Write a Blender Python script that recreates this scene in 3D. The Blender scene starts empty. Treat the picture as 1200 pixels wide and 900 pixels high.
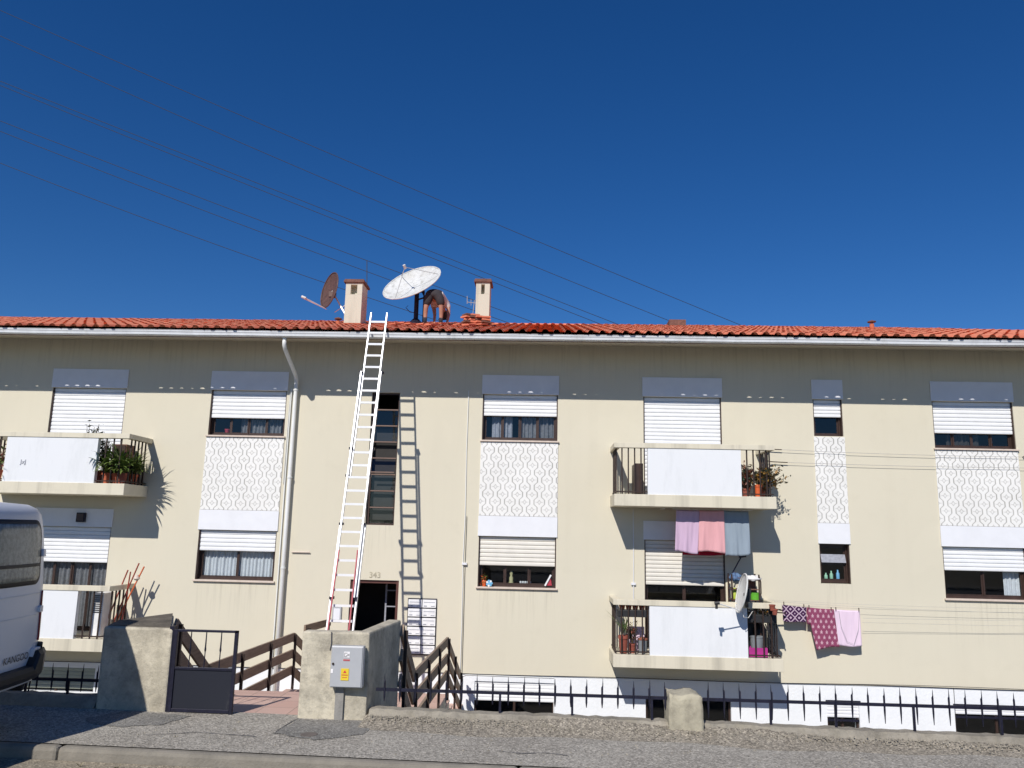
import bpy, bmesh, math, random
from mathutils import Vector, Matrix
random.seed(7)
sc = bpy.context.scene
COL = sc.collection
rad = math.radians
FY = 15.4            # facade plane

# ------------------------------------------------------------------ camera
YAW, PITCH, ROLL, F = rad(-2.376), rad(10.361), rad(1.291), 940.0
fw = Vector((math.sin(YAW)*math.cos(PITCH), math.cos(YAW)*math.cos(PITCH), math.sin(PITCH)))
r0 = Vector((math.cos(YAW), -math.sin(YAW), 0)); u0 = r0.cross(fw)
rt = math.cos(ROLL)*r0 + math.sin(ROLL)*u0
up = -math.sin(ROLL)*r0 + math.cos(ROLL)*u0
EYE = Vector((0, 0, 1.7))
cd = bpy.data.cameras.new('camera'); cam = bpy.data.objects.new('camera', cd); COL.objects.link(cam)
cam.matrix_world = Matrix(((rt.x, up.x, -fw.x, 0), (rt.y, up.y, -fw.y, 0), (rt.z, up.z, -fw.z, 1.7), (0, 0, 0, 1)))
cd.lens = 36*F/1200; cd.sensor_width = 36; cd.clip_end = 3000; cd.clip_start = .05
sc.camera = cam

def at(px, py, d):
    v = fw + rt*((px-600)/F) - up*((py-450)/F)
    return EYE + v*(d/v.y)

# ------------------------------------------------------------------ materials
class NT:
    def __init__(s, name):
        s.m = bpy.data.materials.new(name); s.m.use_nodes = True
        s.t = s.m.node_tree; s.b = s.t.nodes['Principled BSDF']
    def n(s, typ, **k):
        x = s.t.nodes.new(typ)
        for a, b in k.items(): setattr(x, a, b)
        return x
    def l(s, a, b): s.t.links.new(a, b)
    def math(s, op, a, b=None, c=None, clamp=False):
        x = s.n('ShaderNodeMath', operation=op); x.use_clamp = clamp
        for i, v in enumerate((a, b, c)):
            if v is None: continue
            if isinstance(v, (int, float)): x.inputs[i].default_value = v
            else: s.l(v, x.inputs[i])
        return x.outputs[0]
    def coord(s, kind='Object', scale=(1, 1, 1)):
        c = s.n('ShaderNodeTexCoord'); m = s.n('ShaderNodeMapping'); m.inputs['Scale'].default_value = scale
        s.l(c.outputs[kind], m.inputs[0]); return m.outputs[0]
    def noise(s, scale, detail=4, rough=.6, stretch=(1, 1, 1), kind='Object'):
        x = s.n('ShaderNodeTexNoise'); x.inputs['Scale'].default_value = scale
        x.inputs['Detail'].default_value = detail; x.inputs['Roughness'].default_value = rough
        s.l(s.coord(kind, stretch), x.inputs['Vector']); return x.outputs[0]
    def ramp(s, v, a, b, lo=0., hi=1.):
        x = s.n('ShaderNodeMapRange'); x.inputs[1].default_value = a; x.inputs[2].default_value = b
        x.inputs[3].default_value = lo; x.inputs[4].default_value = hi; s.l(v, x.inputs[0]); return x.outputs[0]
    def mix(s, f, a, b):
        x = s.n('ShaderNodeMix', data_type='RGBA')
        for i, v in ((0, f), (6, a), (7, b)):
            if isinstance(v, (int, float)): x.inputs[i].default_value = v
            elif isinstance(v, tuple): x.inputs[i].default_value = (*v, 1)
            else: s.l(v, x.inputs[i])
        return x.outputs[2]
    def bump(s, h, st=.3, dist=.01):
        x = s.n('ShaderNodeBump'); x.inputs['Strength'].default_value = st; x.inputs['Distance'].default_value = dist
        s.l(h, x.inputs['Height']); s.l(x.outputs[0], s.b.inputs['Normal'])
    def col(s, c):
        if isinstance(c, tuple): s.b.inputs['Base Color'].default_value = (*c, 1)
        else: s.l(c, s.b.inputs['Base Color'])

def mat(name, c, rough=.6, metal=0., var=.12, scale=6., bump=0., bscale=60, dirt=None, dirt_amt=0., stretch=(1, 1, 1), spec=.5):
    n = NT(name)
    v = n.noise(scale, 5, .6, stretch)
    f = n.ramp(v, .3, .7)
    a = tuple(max(0, x*(1-var)) for x in c); b = tuple(min(1, x*(1+var)) for x in c)
    colr = n.mix(f, a, b)
    if dirt:
        d = n.noise(scale*.6, 6, .7, (stretch[0]*1.3, stretch[1], stretch[2]))
        colr = n.mix(n.math('MULTIPLY', n.ramp(d, .5, .75), dirt_amt), colr, dirt)
    n.col(colr)
    n.b.inputs['Roughness'].default_value = rough; n.b.inputs['Metallic'].default_value = metal
    n.b.inputs['Specular IOR Level'].default_value = spec
    if bump: n.bump(n.noise(bscale, 4, .6), bump, .01)
    return n.m

M = {}
M['stucco'] = (lambda: None)()
def stucco(name, c, dirt, streak=.25, b=.35, bs=90, sills=False):
    n = NT(name)
    big = n.ramp(n.noise(.45, 4, .55), .35, .7)
    c1 = n.mix(n.math('MULTIPLY', big, .5), c, tuple(x*.93 for x in c))
    st = n.ramp(n.noise(1.0, 5, .65, (3.5, 1, .16)), .48, .78)
    c2 = n.mix(n.math('MULTIPLY', st, streak), c1, dirt)
    blot = n.ramp(n.noise(2.6, 6, .7), .55, .85)
    c3 = n.mix(n.math('MULTIPLY', blot, .26), c2, dirt)
    pt = n.ramp(n.noise(.9, 3, .45, (1, 1, .8)), .56, .60)
    c3 = n.mix(n.math('MULTIPLY', pt, .10), c3, tuple(min(1, x*1.12) for x in c))
    if sills:   # rain streaks hanging below the sills; last range darkens in streaks towards the wall top
        tc = n.n('ShaderNodeTexCoord'); sp_ = n.n('ShaderNodeSeparateXYZ'); n.l(tc.outputs['Object'], sp_.inputs[0]); X_, Z_ = sp_.outputs[0], sp_.outputs[2]
        drip = n.ramp(n.noise(5.5, 4, .7, (3.2, 1, .12)), .50, .68); tot = None
        for (xa, xb, zt, L) in ((-6.62, -5.03, .63, .9), (-1.24, .30, .63, .8), (7.34, 8.92, .63, .9), (5.12, 5.72, .87, .6), (-3.4, -2.8, 1.75, .7), (-17, 17, 5.3, .9)):
            mx_ = n.math('MULTIPLY', n.ramp(X_, xa, xa+.03, 0, 1), n.ramp(X_, xb-.03, xb, 1, 0))
            mz_ = n.math('MULTIPLY', n.ramp(Z_, zt-L, zt, 0, 1), n.math('LESS_THAN', Z_, zt))
            q_ = n.math('MULTIPLY', mx_, mz_); tot = q_ if tot is None else n.math('MAXIMUM', tot, q_)
        c3 = n.mix(n.math('MULTIPLY', n.math('MULTIPLY', tot, drip), .38), c3, tuple(x*.72 for x in dirt))
    g = n.ramp(n.noise(70, 3, .5), .3, .7)
    c4 = n.mix(n.math('MULTIPLY', g, .1), c3, tuple(x*.7 for x in c))
    n.col(c4); n.b.inputs['Roughness'].default_value = .92; n.b.inputs['Specular IOR Level'].default_value = .2
    n.bump(n.noise(bs, 4, .6), b, .006)
    return n.m
M['stucco'] = stucco('cream_stucco', (.66, .615, .49), (.50, .455, .35), .10, sills=True)
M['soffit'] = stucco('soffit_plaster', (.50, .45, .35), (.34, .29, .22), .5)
M['balc'] = stucco('balcony_plaster', (.68, .63, .50), (.28, .26, .21), .75)
def plaster_panel():
    n = NT('white_parapet_plaster')
    st = n.ramp(n.noise(1.7, 7, .75, (2.4, 1, .5)), .5, .8)
    c = n.mix(n.math('MULTIPLY', st, .32), (.74, .755, .77), (.42, .44, .44))
    n.col(c); n.b.inputs['Roughness'].default_value = .85; n.b.inputs['Specular IOR Level'].default_value = .25
    n.bump(n.noise(40, 4), .2, .004); return n.m
M['panel'] = plaster_panel()
M['plinth'] = stucco('rough_white_render', (.80, .82, .84), (.55, .58, .60), .15, 1.0, 22)
M['boxw'] = mat('painted_shutter_box', (.74, .75, .78), .6, 0, .04, 3)
M['shut'] = mat('white_shutter_slats', (.78, .79, .80), .5, 0, .04, 5)
M['shutb'] = mat('ivory_shutter_slats', (.72, .69, .62), .5, 0, .05, 5)
M['shutr'] = mat('grey_garage_slats', (.33, .36, .30), .6, 0, .1, 5)
M['frame'] = mat('brown_aluminium', (.055, .032, .025), .4, .2, .2, 8)
M['sill'] = mat('pale_stone_sill', (.62, .52, .44), .6, 0, .1, 12)
M['redreveal'] = mat('red_brown_door_jamb', (.09, .03, .022), .6)
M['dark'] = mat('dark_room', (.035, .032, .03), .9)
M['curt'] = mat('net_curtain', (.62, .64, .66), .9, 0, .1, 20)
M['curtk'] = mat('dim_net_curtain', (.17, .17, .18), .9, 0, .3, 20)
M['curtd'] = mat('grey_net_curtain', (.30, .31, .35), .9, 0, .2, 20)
M['gutter'] = mat('painted_gutter', (.74, .76, .78), .4, .0, .08, 2, dirt=(.4, .4, .38), dirt_amt=.5, stretch=(2, 1, 1))
M['pipe'] = mat('pale_pvc_pipe', (.78, .79, .77), .5, 0, .04, 4, dirt=(.52, .52, .48), dirt_amt=.3)
M['iron'] = mat('dark_blue_iron', (.012, .012, .028), .5, .3, .4, 20)
M['rail'] = mat('brown_iron_bars', (.035, .02, .015), .6, .2, .3, 20)
M['cable'] = mat('black_cable', (.02, .02, .022), .6)
M['cord'] = mat('grey_line', (.34, .34, .34), .7)
M['wire'] = mat('overhead_wire', (.03, .035, .05), .7)
M['alu'] = mat('aluminium', (.80, .81, .83), .38, .25, .06, 10)
M['rungm'] = mat('bright_aluminium_rungs', (.78, .79, .80), .5, .0, .04, 10)
M['red'] = mat('red_fibreglass', (.40, .04, .06), .5, 0, .15, 8)
M['plastw'] = mat('white_plastic', (.78, .78, .78), .4)
M['dishw'] = None
n = NT('weathered_white_dish')
sp = n.ramp(n.noise(9, 8, .8), .5, .68)
bl = n.ramp(n.noise(2.4, 5, .6), .45, .75)
n.col(n.mix(n.math('MULTIPLY', bl, .5), n.mix(n.math('MULTIPLY', sp, .85), (.62, .63, .62), (.24, .235, .21)), (.42, .40, .34)))
n.b.inputs['Roughness'].default_value = .6; M['dishw'] = n.m
M['dishb'] = mat('rusty_brown_dish', (.10, .055, .045), .6, 0, .3, 12)
M['dishl'] = mat('grey_dish', (.62, .62, .60), .5, 0, .1, 12, dirt=(.3, .3, .28), dirt_amt=.6)
M['wood'] = None
n = NT('weathered_wood')
g = n.ramp(n.noise(3, 6, .7, (1, 1, 14)), .3, .7); h = n.ramp(n.noise(1.4, 4), .35, .7)
k_ = 1
n.col(n.mix(h, n.mix(g, (.17, .115, .075), (.30, .22, .155)), n.mix(g, (.22, .16, .115), (.37, .29, .215))))
n.b.inputs['Roughness'].default_value = .85; n.bump(n.noise(8, 5, .7, (1, 1, 10)), .4, .01); M['wood'] = n.m

def tiles():
    n = NT('terracotta_roof_tiles')
    c = n.n('ShaderNodeTexCoord'); s = n.n('ShaderNodeSeparateXYZ'); n.l(c.outputs['Object'], s.inputs[0])
    a = n.math('FLOOR', n.math('DIVIDE', s.outputs[0], .21)); b = n.math('FLOOR', n.math('DIVIDE', s.outputs[1], .345))
    cb = n.n('ShaderNodeCombineXYZ'); n.l(a, cb.inputs[0]); n.l(b, cb.inputs[1])
    w = n.n('ShaderNodeTexWhiteNoise', noise_dimensions='2D'); n.l(cb.outputs[0], w.inputs[0])
    base = n.mix(w.outputs[0], (.60, .16, .085), (.76, .26, .145))
    f = n.ramp(n.noise(5, 6, .7), .45, .8)
    base = n.mix(n.math('MULTIPLY', f, .35), base, (.36, .13, .08))
    g = n.ramp(n.noise(40, 4, .7), .5, .75)
    n.col(n.mix(n.math('MULTIPLY', g, .3), base, (.62, .32, .2)))
    n.b.inputs['Roughness'].default_value = .85; n.bump(n.noise(60, 4), .4, .006); return n.m
M['tiles'] = tiles()
M['terra'] = mat('terracotta', (.45, .11, .05), .8, 0, .2, 12)
M['terrad'] = mat('dark_terracotta', (.27, .07, .045), .8, 0, .25, 12)
M['chim'] = stucco('chimney_render', (.62, .59, .48), (.26, .24, .19), .7)
M['capb'] = mat('chimney_cap_brick', (.16, .075, .055), .85, 0, .3, 15)

def azulejo():
    n = NT('patterned_wall_tiles')
    c = n.n('ShaderNodeTexCoord'); s = n.n('ShaderNodeSeparateXYZ'); n.l(c.outputs['Object'], s.inputs[0])
    x, z = s.outputs[0], s.outputs[2]
    p, q, A = .14, .28, .03
    x = n.math('ADD', x, 100*p); z = n.math('ADD', z, 100*q)
    cz = n.math('COSINE', n.math('MULTIPLY', z, 2*math.pi/q))
    v = n.math('MULTIPLY', n.math('MAXIMUM', n.math('MINIMUM', n.math('MULTIPLY', cz, 1.7), 1), -1), A)
    def mod(a, m): return n.math('FLOORED_MODULO', a, m)
    def per(a, off, m):   # signed distance to lattice off + k m
        return n.math('SUBTRACT', mod(n.math('ADD', n.math('SUBTRACT', a, off), m/2), m), m/2)
    d1 = n.math('ABSOLUTE', per(n.math('SUBTRACT', x, v), 0, 2*p))
    d2 = n.math('ABSOLUTE', per(n.math('ADD', x, v), p, 2*p))
    d = n.math('MINIMUM', d1, d2)
    line = n.ramp(d, .006, .015, 1, 0)
    def flower(ox, oz):
        lx, lz = per(x, ox, 2*p), per(z, oz, q)
        r = n.math('SQRT', n.math('ADD', n.math('MULTIPLY', lx, lx), n.math('MULTIPLY', lz, n.math('MULTIPLY', lz, .8))))
        th = n.math('ARCTAN2', lz, lx)
        ring = n.math('ABSOLUTE', n.math('SUBTRACT', r, n.math('ADD', .026, n.math('MULTIPLY', n.math('COSINE', n.math('MULTIPLY', th, 4)), .008))))
        a = n.ramp(ring, .003, .011, .8, 0)
        dash = n.math('MULTIPLY', n.ramp(n.math('ABSOLUTE', lz), .003, .008, 1, 0), n.ramp(n.math('ABSOLUTE', n.math('SUBTRACT', n.math('ABSOLUTE', lx), .055)), .012, .018, .6, 0))
        return n.math('MAXIMUM', a, dash)
    m = n.math('MAXIMUM', line, n.math('MAXIMUM', flower(p/2, q/2), flower(1.5*p, 0)))
    gr = n.math('MINIMUM', n.math('ABSOLUTE', per(x, .0, p)), n.math('ABSOLUTE', per(z, .07, p)))
    grout = n.ramp(gr, .001, .003, .12, 0)
    f = n.math('MULTIPLY', n.math('MAXIMUM', m, grout), n.ramp(n.noise(3, 4), .3, .7, .6, 1.))
    n.col(n.mix(f, n.mix(n.ramp(n.noise(1.5, 3), .4, .7), (.82, .81, .78), (.76, .75, .72)), (.33, .32, .29)))
    n.b.inputs['Roughness'].default_value = .35
    n.bump(n.math('SUBTRACT', 1, f), .25, .003)
    return n.m
M['azul'] = azulejo()

def glass():
    n = NT('window_glass')
    o = n.t.nodes['Material Output']; g = n.n('ShaderNodeBsdfGlossy'); g.inputs['Roughness'].default_value = .03
    t = n.n('ShaderNodeBsdfTransparent'); t.inputs[0].default_value = (.94, .96, .97, 1)
    fr = n.n('ShaderNodeFresnel'); fr.inputs[0].default_value = 1.5
    mx = n.n('ShaderNodeMixShader'); ge = n.n('ShaderNodeNewGeometry'); n.l(n.math('MULTIPLY', n.math('MULTIPLY', fr.outputs[0], 1.6, clamp=True), n.math('SUBTRACT', 1, ge.outputs['Backfacing'])), mx.inputs[0]); n.l(t.outputs[0], mx.inputs[1]); n.l(g.outputs[0], mx.inputs[2])
    n.l(mx.outputs[0], o.inputs[0]); return n.m
M['glass'] = glass()
def frosted():
    n = NT('mottled_van_glass')
    f = n.ramp(n.noise(26, 5, .7), .4, .65)
    n.col(n.mix(f, (.15, .16, .145), (.30, .32, .28))); n.b.inputs['Roughness'].default_value = .25; return n.m
M['vglass'] = frosted()
M['vbody'] = mat('white_car_paint', (.62, .64, .68), .3, .0, .03, 2, spec=.5)
M['vblack'] = mat('black_bumper_plastic', (.012, .012, .014), .6)
M['vred'] = mat('red_lamp_lens', (.22, .01, .03), .2)
M['tyre'] = mat('tyre_rubber', (.02, .02, .02), .8)

def ground_mat(name, c, c2, speck, sc1=1.2):
    n = NT(name)
    a = n.ramp(n.noise(sc1, 6, .65), .35, .7)
    col = n.mix(a, c, c2)
    v = n.n('ShaderNodeTexVoronoi'); v.inputs['Scale'].default_value = 75; n.l(n.coord(), v.inputs['Vector'])
    k = n.n('ShaderNodeSeparateColor'); n.l(v.outputs['Color'], k.inputs[0])
    col = n.mix(n.math('MULTIPLY', n.ramp(k.outputs[0], .1, .9), speck), tuple(x*.45 for x in c), col) if False else n.mix(n.math('MULTIPLY', n.ramp(k.outputs[0], .5, 1.), speck), col, tuple(min(1, x*2.6) for x in c))
    col = n.mix(n.math('MULTIPLY', n.ramp(k.outputs[1], .55, 1.), speck), col, tuple(x*.3 for x in c))
    g = n.ramp(n.noise(.5, 5, .7, (1, 3, 1)), .55, .8)
    col = n.mix(n.math('MULTIPLY', g, .4), col, (.22, .20, .165))
    n.col(col); n.b.inputs['Roughness'].default_value = .95; n.b.inputs['Specular IOR Level'].default_value = .2
    n.bump(v.outputs['Distance'], .6, .008); return n.m
M['pave'] = ground_mat('worn_asphalt_pavement', (.27, .25, .215), (.36, .34, .295), .6)
M['paved'] = ground_mat('dark_asphalt_patch', (.17, .165, .15), (.24, .23, .21), .55)
M['road'] = ground_mat('road_asphalt', (.13, .135, .14), (.17, .17, .17), .5)
M['dirt'] = ground_mat('sandy_gutter_dirt', (.26, .225, .17), (.20, .18, .145), .4, 3)
M['kerb'] = mat('kerb_concrete', (.22, .20, .165), .95, 0, .2, 5, .6, 50, dirt=(.14, .13, .11), dirt_amt=.7)
M['yard'] = ground_mat('yard_concrete', (.24, .235, .22), (.18, .175, .16), .3)
M['terrain'] = mat('dry_soil', (.20, .18, .13), 1, 0, .3, 1)
def concrete(name, c, dark, amt):
    n = NT(name)
    a = n.ramp(n.noise(3.0, 8, .72), .42, .68); b = n.ramp(n.noise(11, 6, .75), .5, .72); cc = n.ramp(n.noise(2, 5, .6, (3, 3, .4)), .5, .7)
    col = n.mix(n.math('MULTIPLY', a, amt), c, dark)
    b = n.math('MAXIMUM', b, n.math('MULTIPLY', n.ramp(n.noise(26, 5, .7), .55, .7), .6))
    col = n.mix(n.math('MULTIPLY', b, amt*.7), col, tuple(x*.6 for x in dark))
    col = n.mix(n.math('MULTIPLY', cc, amt*.5), col, (.30, .27, .20))
    n.col(col); n.b.inputs['Roughness'].default_value = .95; n.b.inputs['Specular IOR Level'].default_value = .2
    n.bump(n.noise(35, 7, .75), .8, .012); return n.m
M['conc'] = concrete('lichen_stained_render', (.62, .565, .44), (.26, .235, .19), .8)
M['lowwall'] = concrete('crumbling_wall_concrete', (.33, .30, .245), (.17, .155, .13), .85)
M['moss'] = concrete('dark_lichen_coping', (.15, .13, .105), (.06, .055, .045), .7)
M['rough'] = concrete('pitted_concrete_stone', (.48, .44, .33), (.22, .20, .16), .6)
M['concd'] = mat('grey_mortar_patch', (.26, .25, .23), .95, 0, .15, 10, .5, 60)

def pinktile():
    n = NT('pink_floor_tiles')
    b = n.n('ShaderNodeTexBrick'); b.inputs['Color1'].default_value = (.52, .33, .27, 1); b.inputs['Color2'].default_value = (.60, .41, .34, 1)
    b.inputs['Mortar'].default_value = (.35, .25, .2, 1); b.inputs['Scale'].default_value = 1; b.inputs['Mortar Size'].default_value = .006
    b.inputs['Brick Width'].default_value = .3; b.inputs['Row Height'].default_value = .3; b.offset = 0
    n.l(n.coord(), b.inputs['Vector'])
    f = n.ramp(n.noise(2, 6, .7), .4, .75)
    n.col(n.mix(n.math('MULTIPLY', f, .4), b.outputs[0], (.42, .34, .29))); n.b.inputs['Roughness'].default_value = .7; return n.m
M['pink'] = pinktile()

def leafmat(name, c, c2):
    n = NT(name)
    o = n.n('ShaderNodeObjectInfo'); v = n.ramp(n.noise(14, 3), .35, .65)
    n.col(n.mix(v, c, c2)); n.b.inputs['Roughness'].default_value = .5
    n.b.inputs['Subsurface Weight'].default_value = .0
    return n.m
M['leaf'] = leafmat('green_leaves', (.05, .10, .022), (.19, .25, .05))
M['leafd'] = leafmat('dark_leaves', (.03, .05, .035), (.07, .10, .06))
M['leafr'] = leafmat('reddish_leaves', (.20, .035, .045), (.30, .12, .06))
M['leafy'] = leafmat('yellow_brown_leaves', (.20, .09, .03), (.46, .27, .05))
M['weedm'] = leafmat('dry_weeds', (.12, .11, .05), (.22, .19, .10))
M['stem'] = mat('plant_stem', (.10, .07, .04), .9)
M['soil'] = mat('potting_soil', (.04, .028, .02), 1)

def fabric(name, c, c2=None, var=.06, fold=14):
    n = NT(name)
    f = n.ramp(n.noise(fold, 3, .5, (1, 1, .15)), .35, .65)
    c2 = c2 or tuple(x*.9 for x in c)
    n.col(n.mix(f, c, c2)); n.b.inputs['Roughness'].default_value = .95; n.b.inputs['Specular IOR Level'].default_value = .15
    n.bump(n.noise(250, 2), .3, .002); return n.m
M['lilac'] = fabric('lilac_towel', (.58, .42, .56)); M['pinkt'] = fabric('pink_towel', (.72, .38, .40)); M['bluet'] = fabric('blue_grey_towel', (.28, .34, .40))
M['redt'] = fabric('crimson_cloth', (.42, .015, .04)); M['palepink'] = fabric('pale_pink_cloth', (.78, .62, .74)); M['navy'] = fabric('dark_check_cloth', (.05, .08, .16), (.16, .26, .42), fold=30)
def patt(name, bg, fg, sx, sz, kind):
    n = NT(name)
    c = n.n('ShaderNodeTexCoord'); s = n.n('ShaderNodeSeparateXYZ'); n.l(c.outputs['Object'], s.inputs[0])
    x, z = s.outputs[0], s.outputs[2]
    if kind == 'diamond':
        u = n.math('ABSOLUTE', n.math('SUBTRACT', n.math('FRACT', n.math('DIVIDE', x, sx)), .5))
        v = n.math('ABSOLUTE', n.math('SUBTRACT', n.math('FRACT', n.math('DIVIDE', z, sz)), .5))
        r = n.math('FRACT', n.math('MULTIPLY', n.math('ADD', u, v), 2.2))
        f = n.math('LESS_THAN', r, .36)
    else:
        row = n.math('FLOOR', n.math('DIVIDE', z, sz))
        xx = n.math('ADD', n.math('DIVIDE', x, sx), n.math('MULTIPLY', n.math('FLOORED_MODULO', row, 2), .5))
        u = n.math('SUBTRACT', n.math('FRACT', xx), .5); v = n.math('SUBTRACT', n.math('FRACT', n.math('DIVIDE', z, sz)), .35)
        th = n.math('ARCTAN2', u, v)
        r = n.math('SQRT', n.math('ADD', n.math('MULTIPLY', u, u), n.math('MULTIPLY', n.math('MULTIPLY', v, v), .45)))
        f = n.math('MULTIPLY', n.ramp(n.math('SUBTRACT', r, n.math('MULTIPLY', n.math('COSINE', n.math('MULTIPLY', th, 5)), .06)), .12, .26, 1, 0), .85)
    n.col(n.mix(f, bg, fg)); n.b.inputs['Roughness'].default_value = .95; n.b.inputs['Specular IOR Level'].default_value = .15; return n.m
M['purp'] = patt('purple_geometric_cloth', (.05, .015, .06), (.50, .38, .47), .15, .15, 'diamond')
M['maroon'] = patt('plum_cloth_with_white_motifs', (.25, .06, .12), (.62, .42, .48), .095, .092, 'motif')
M['skin'] = mat('skin', (.42, .22, .15), .6); M['shorts'] = mat('charcoal_shorts', (.035, .03, .035), .9, 0, .2, 9)
M['shirt'] = mat('faded_tshirt', (.55, .50, .50), .9); M['sock'] = mat('dark_socks', (.03, .03, .04), .95); M['shoe'] = mat('grey_trainers', (.42, .40, .38), .7)
M['hair'] = mat('dark_hair', (.03, .02, .015), .8)
M['yellow'] = mat('yellow_label', (.75, .55, .03), .5); M['label_w'] = mat('white_label', (.82, .80, .80), .5); M['label_r'] = mat('red_print', (.6, .04, .05), .5)
M['label_k'] = mat('dark_print', (.05, .05, .06), .6)
M['cab'] = mat('grey_cabinet', (.43, .44, .455), .45, .1, .05, 4, dirt=(.33, .34, .35), dirt_amt=.4)
M['palegrn'] = mat('pale_green_plastic', (.30, .55, .38), .4)
M['paley'] = mat('pale_yellow_glaze', (.45, .42, .22), .5)
M['lime'] = mat('lime_plastic', (.13, .45, .04), .5); M['magenta'] = mat('magenta_plastic', (.40, .03, .22), .5); M['yelgrn'] = mat('yellow_green_plastic', (.42, .50, .06), .5)
M['blackp'] = mat('black_plastic', (.02, .02, .022), .5); M['greyf'] = fabric('grey_cushion', (.22, .24, .26)); M['whitef'] = fabric('white_cloth', (.75, .74, .74))
M['blue'] = mat('light_blue_plastic', (.18, .45, .68), .4); M['orange'] = mat('orange_plastic', (.65, .12, .03), .5)
M['numb'] = mat('bronze_numerals', (.42, .38, .28), .6)
M['rust'] = mat('rusty_sticks', (.30, .05, .03), .7)

# ------------------------------------------------------------------ mesh helpers
ORG = {}
def link(o): COL.objects.link(o); return o
def meshobj(name, verts, faces, m, parent=None, smooth=False, mats=None, midx=None):
    o_ = ORG.get(parent.name, Vector((0, 0, 0))) if parent else Vector((0, 0, 0))
    me = bpy.data.meshes.new(name)
    me.from_pydata([tuple(Vector(v)-o_) for v in verts], [], faces)
    if mats:
        for q in mats: me.materials.append(q)
    else: me.materials.append(m)
    if midx: me.polygons.foreach_set('material_index', midx)
    if smooth: me.polygons.foreach_set('use_smooth', [True]*len(me.polygons))
    me.update()
    o = bpy.data.objects.new(name, me); link(o)
    if parent: o.parent = parent; ORG[o.name] = o_
    return o
class B:
    def __init__(s): s.v = []; s.f = []; s.sm = False
    def add(s, vs, fs):
        k = len(s.v); s.v += [Vector(v) for v in vs]; s.f += [tuple(i+k for i in f) for f in fs]; return s
    def box(s, x0, x1, y0, y1, z0, z1):
        return s.add([(x0, y0, z0), (x1, y0, z0), (x1, y1, z0), (x0, y1, z0), (x0, y0, z1), (x1, y0, z1), (x1, y1, z1), (x0, y1, z1)],
              [(0, 3, 2, 1), (4, 5, 6, 7), (0, 1, 5, 4), (1, 2, 6, 5), (2, 3, 7, 6), (3, 0, 4, 7)])
    def bar(s, a, b, w, h, upv=(0, 0, 1)):
        a = Vector(a); b = Vector(b); d = (b-a).normalized(); u = Vector(upv)
        sd = d.cross(u)
        if sd.length < 1e-4: sd = d.cross(Vector((0, 1, 0)))
        sd.normalize(); u = sd.cross(d).normalized()
        vs = []
        for p in (a, b):
            for i, j in ((-1, -1), (1, -1), (1, 1), (-1, 1)): vs.append(p+sd*(w/2*i)+u*(h/2*j))
        return s.add(vs, [(0, 3, 2, 1), (4, 5, 6, 7), (0, 1, 5, 4), (1, 2, 6, 5), (2, 3, 7, 6), (3, 0, 4, 7)])
    def tube(s, pts, r, n=8, r2=None, cap=True):
        pts = [Vector(p) for p in pts]; k = len(s.v); N = len(pts)
        rr = r if isinstance(r, (list, tuple)) else [r+((r2-r)*i/max(1, N-1) if r2 is not None else 0) for i in range(N)]
        ref = Vector((0, 0, 1))
        d0 = (pts[-1]-pts[0]).normalized()
        if abs(d0.z) > .9: ref = Vector((0, 1, 0))
        for i, p in enumerate(pts):
            d = (pts[min(i+1, N-1)]-pts[max(i-1, 0)]).normalized()
            a = d.cross(ref)
            if a.length < 1e-3: a = d.cross(Vector((1, 0, 0)))
            a.normalize(); b = a.cross(d)
            for j in range(n):
                t = 2*math.pi*j/n; s.v.append(p+a*(math.cos(t)*rr[i])+b*(math.sin(t)*rr[i]))
        for i in range(N-1):
            for j in range(n):
                q = (j+1) % n
                s.f.append((k+i*n+j, k+i*n+q, k+(i+1)*n+q, k+(i+1)*n+j))
        if cap: s.f.append(tuple(k+j for j in range(n))[::-1]); s.f.append(tuple(k+(N-1)*n+j for j in range(n)))
        return s
    def prism(s, poly, z0, z1):   # poly list of (x,y); z1 may be list
        n = len(poly); z1l = z1 if isinstance(z1, (list, tuple)) else [z1]*n; z0l = z0 if isinstance(z0, (list, tuple)) else [z0]*n
        vs = [(x, y, z) for (x, y), z in zip(poly, z0l)]+[(x, y, z) for (x, y), z in zip(poly, z1l)]
        return s.add(vs, [tuple(range(n))[::-1], tuple(range(n, 2*n))]+[(i, (i+1) % n, n+(i+1) % n, n+i) for i in range(n)])
    def lathe(s, c, prof, n=20, cap0=True, cap1=True):
        k = len(s.v); c = Vector(c)
        for r, z in prof:
            for j in range(n):
                t = 2*math.pi*j/n; s.v.append(c+Vector((r*math.cos(t), r*math.sin(t), z)))
        for i in range(len(prof)-1):
            for j in range(n):
                q = (j+1) % n; s.f.append((k+i*n+j, k+i*n+q, k+(i+1)*n+q, k+(i+1)*n+j))
        if cap0: s.f.append(tuple(k+j for j in range(n))[::-1])
        if cap1: s.f.append(tuple(k+(len(prof)-1)*n+j for j in range(n)))
        return s
    def build(s, name, m, parent=None, bevel=0, smooth=False, seg=2):
        o = meshobj(name, s.v, s.f, M[m] if isinstance(m, str) else m, parent, smooth)
        if bevel:
            b = o.modifiers.new('bevel', 'BEVEL'); b.width = bevel; b.segments = seg; b.limit_method = 'ANGLE'; b.angle_limit = rad(40)
        return o
def tag(o, label=None, cat=None, group=None, kind=None):
    if label: o['label'] = label
    if cat: o['category'] = cat
    if group: o['group'] = group
    if kind: o['kind'] = kind
    return o
def thing(name, loc, label, cat, group=None):
    o = bpy.data.objects.new(name, None); link(o); o.location = loc; o.empty_display_size = .1
    ORG[o.name] = Vector(loc); return tag(o, label, cat, group)
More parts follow.
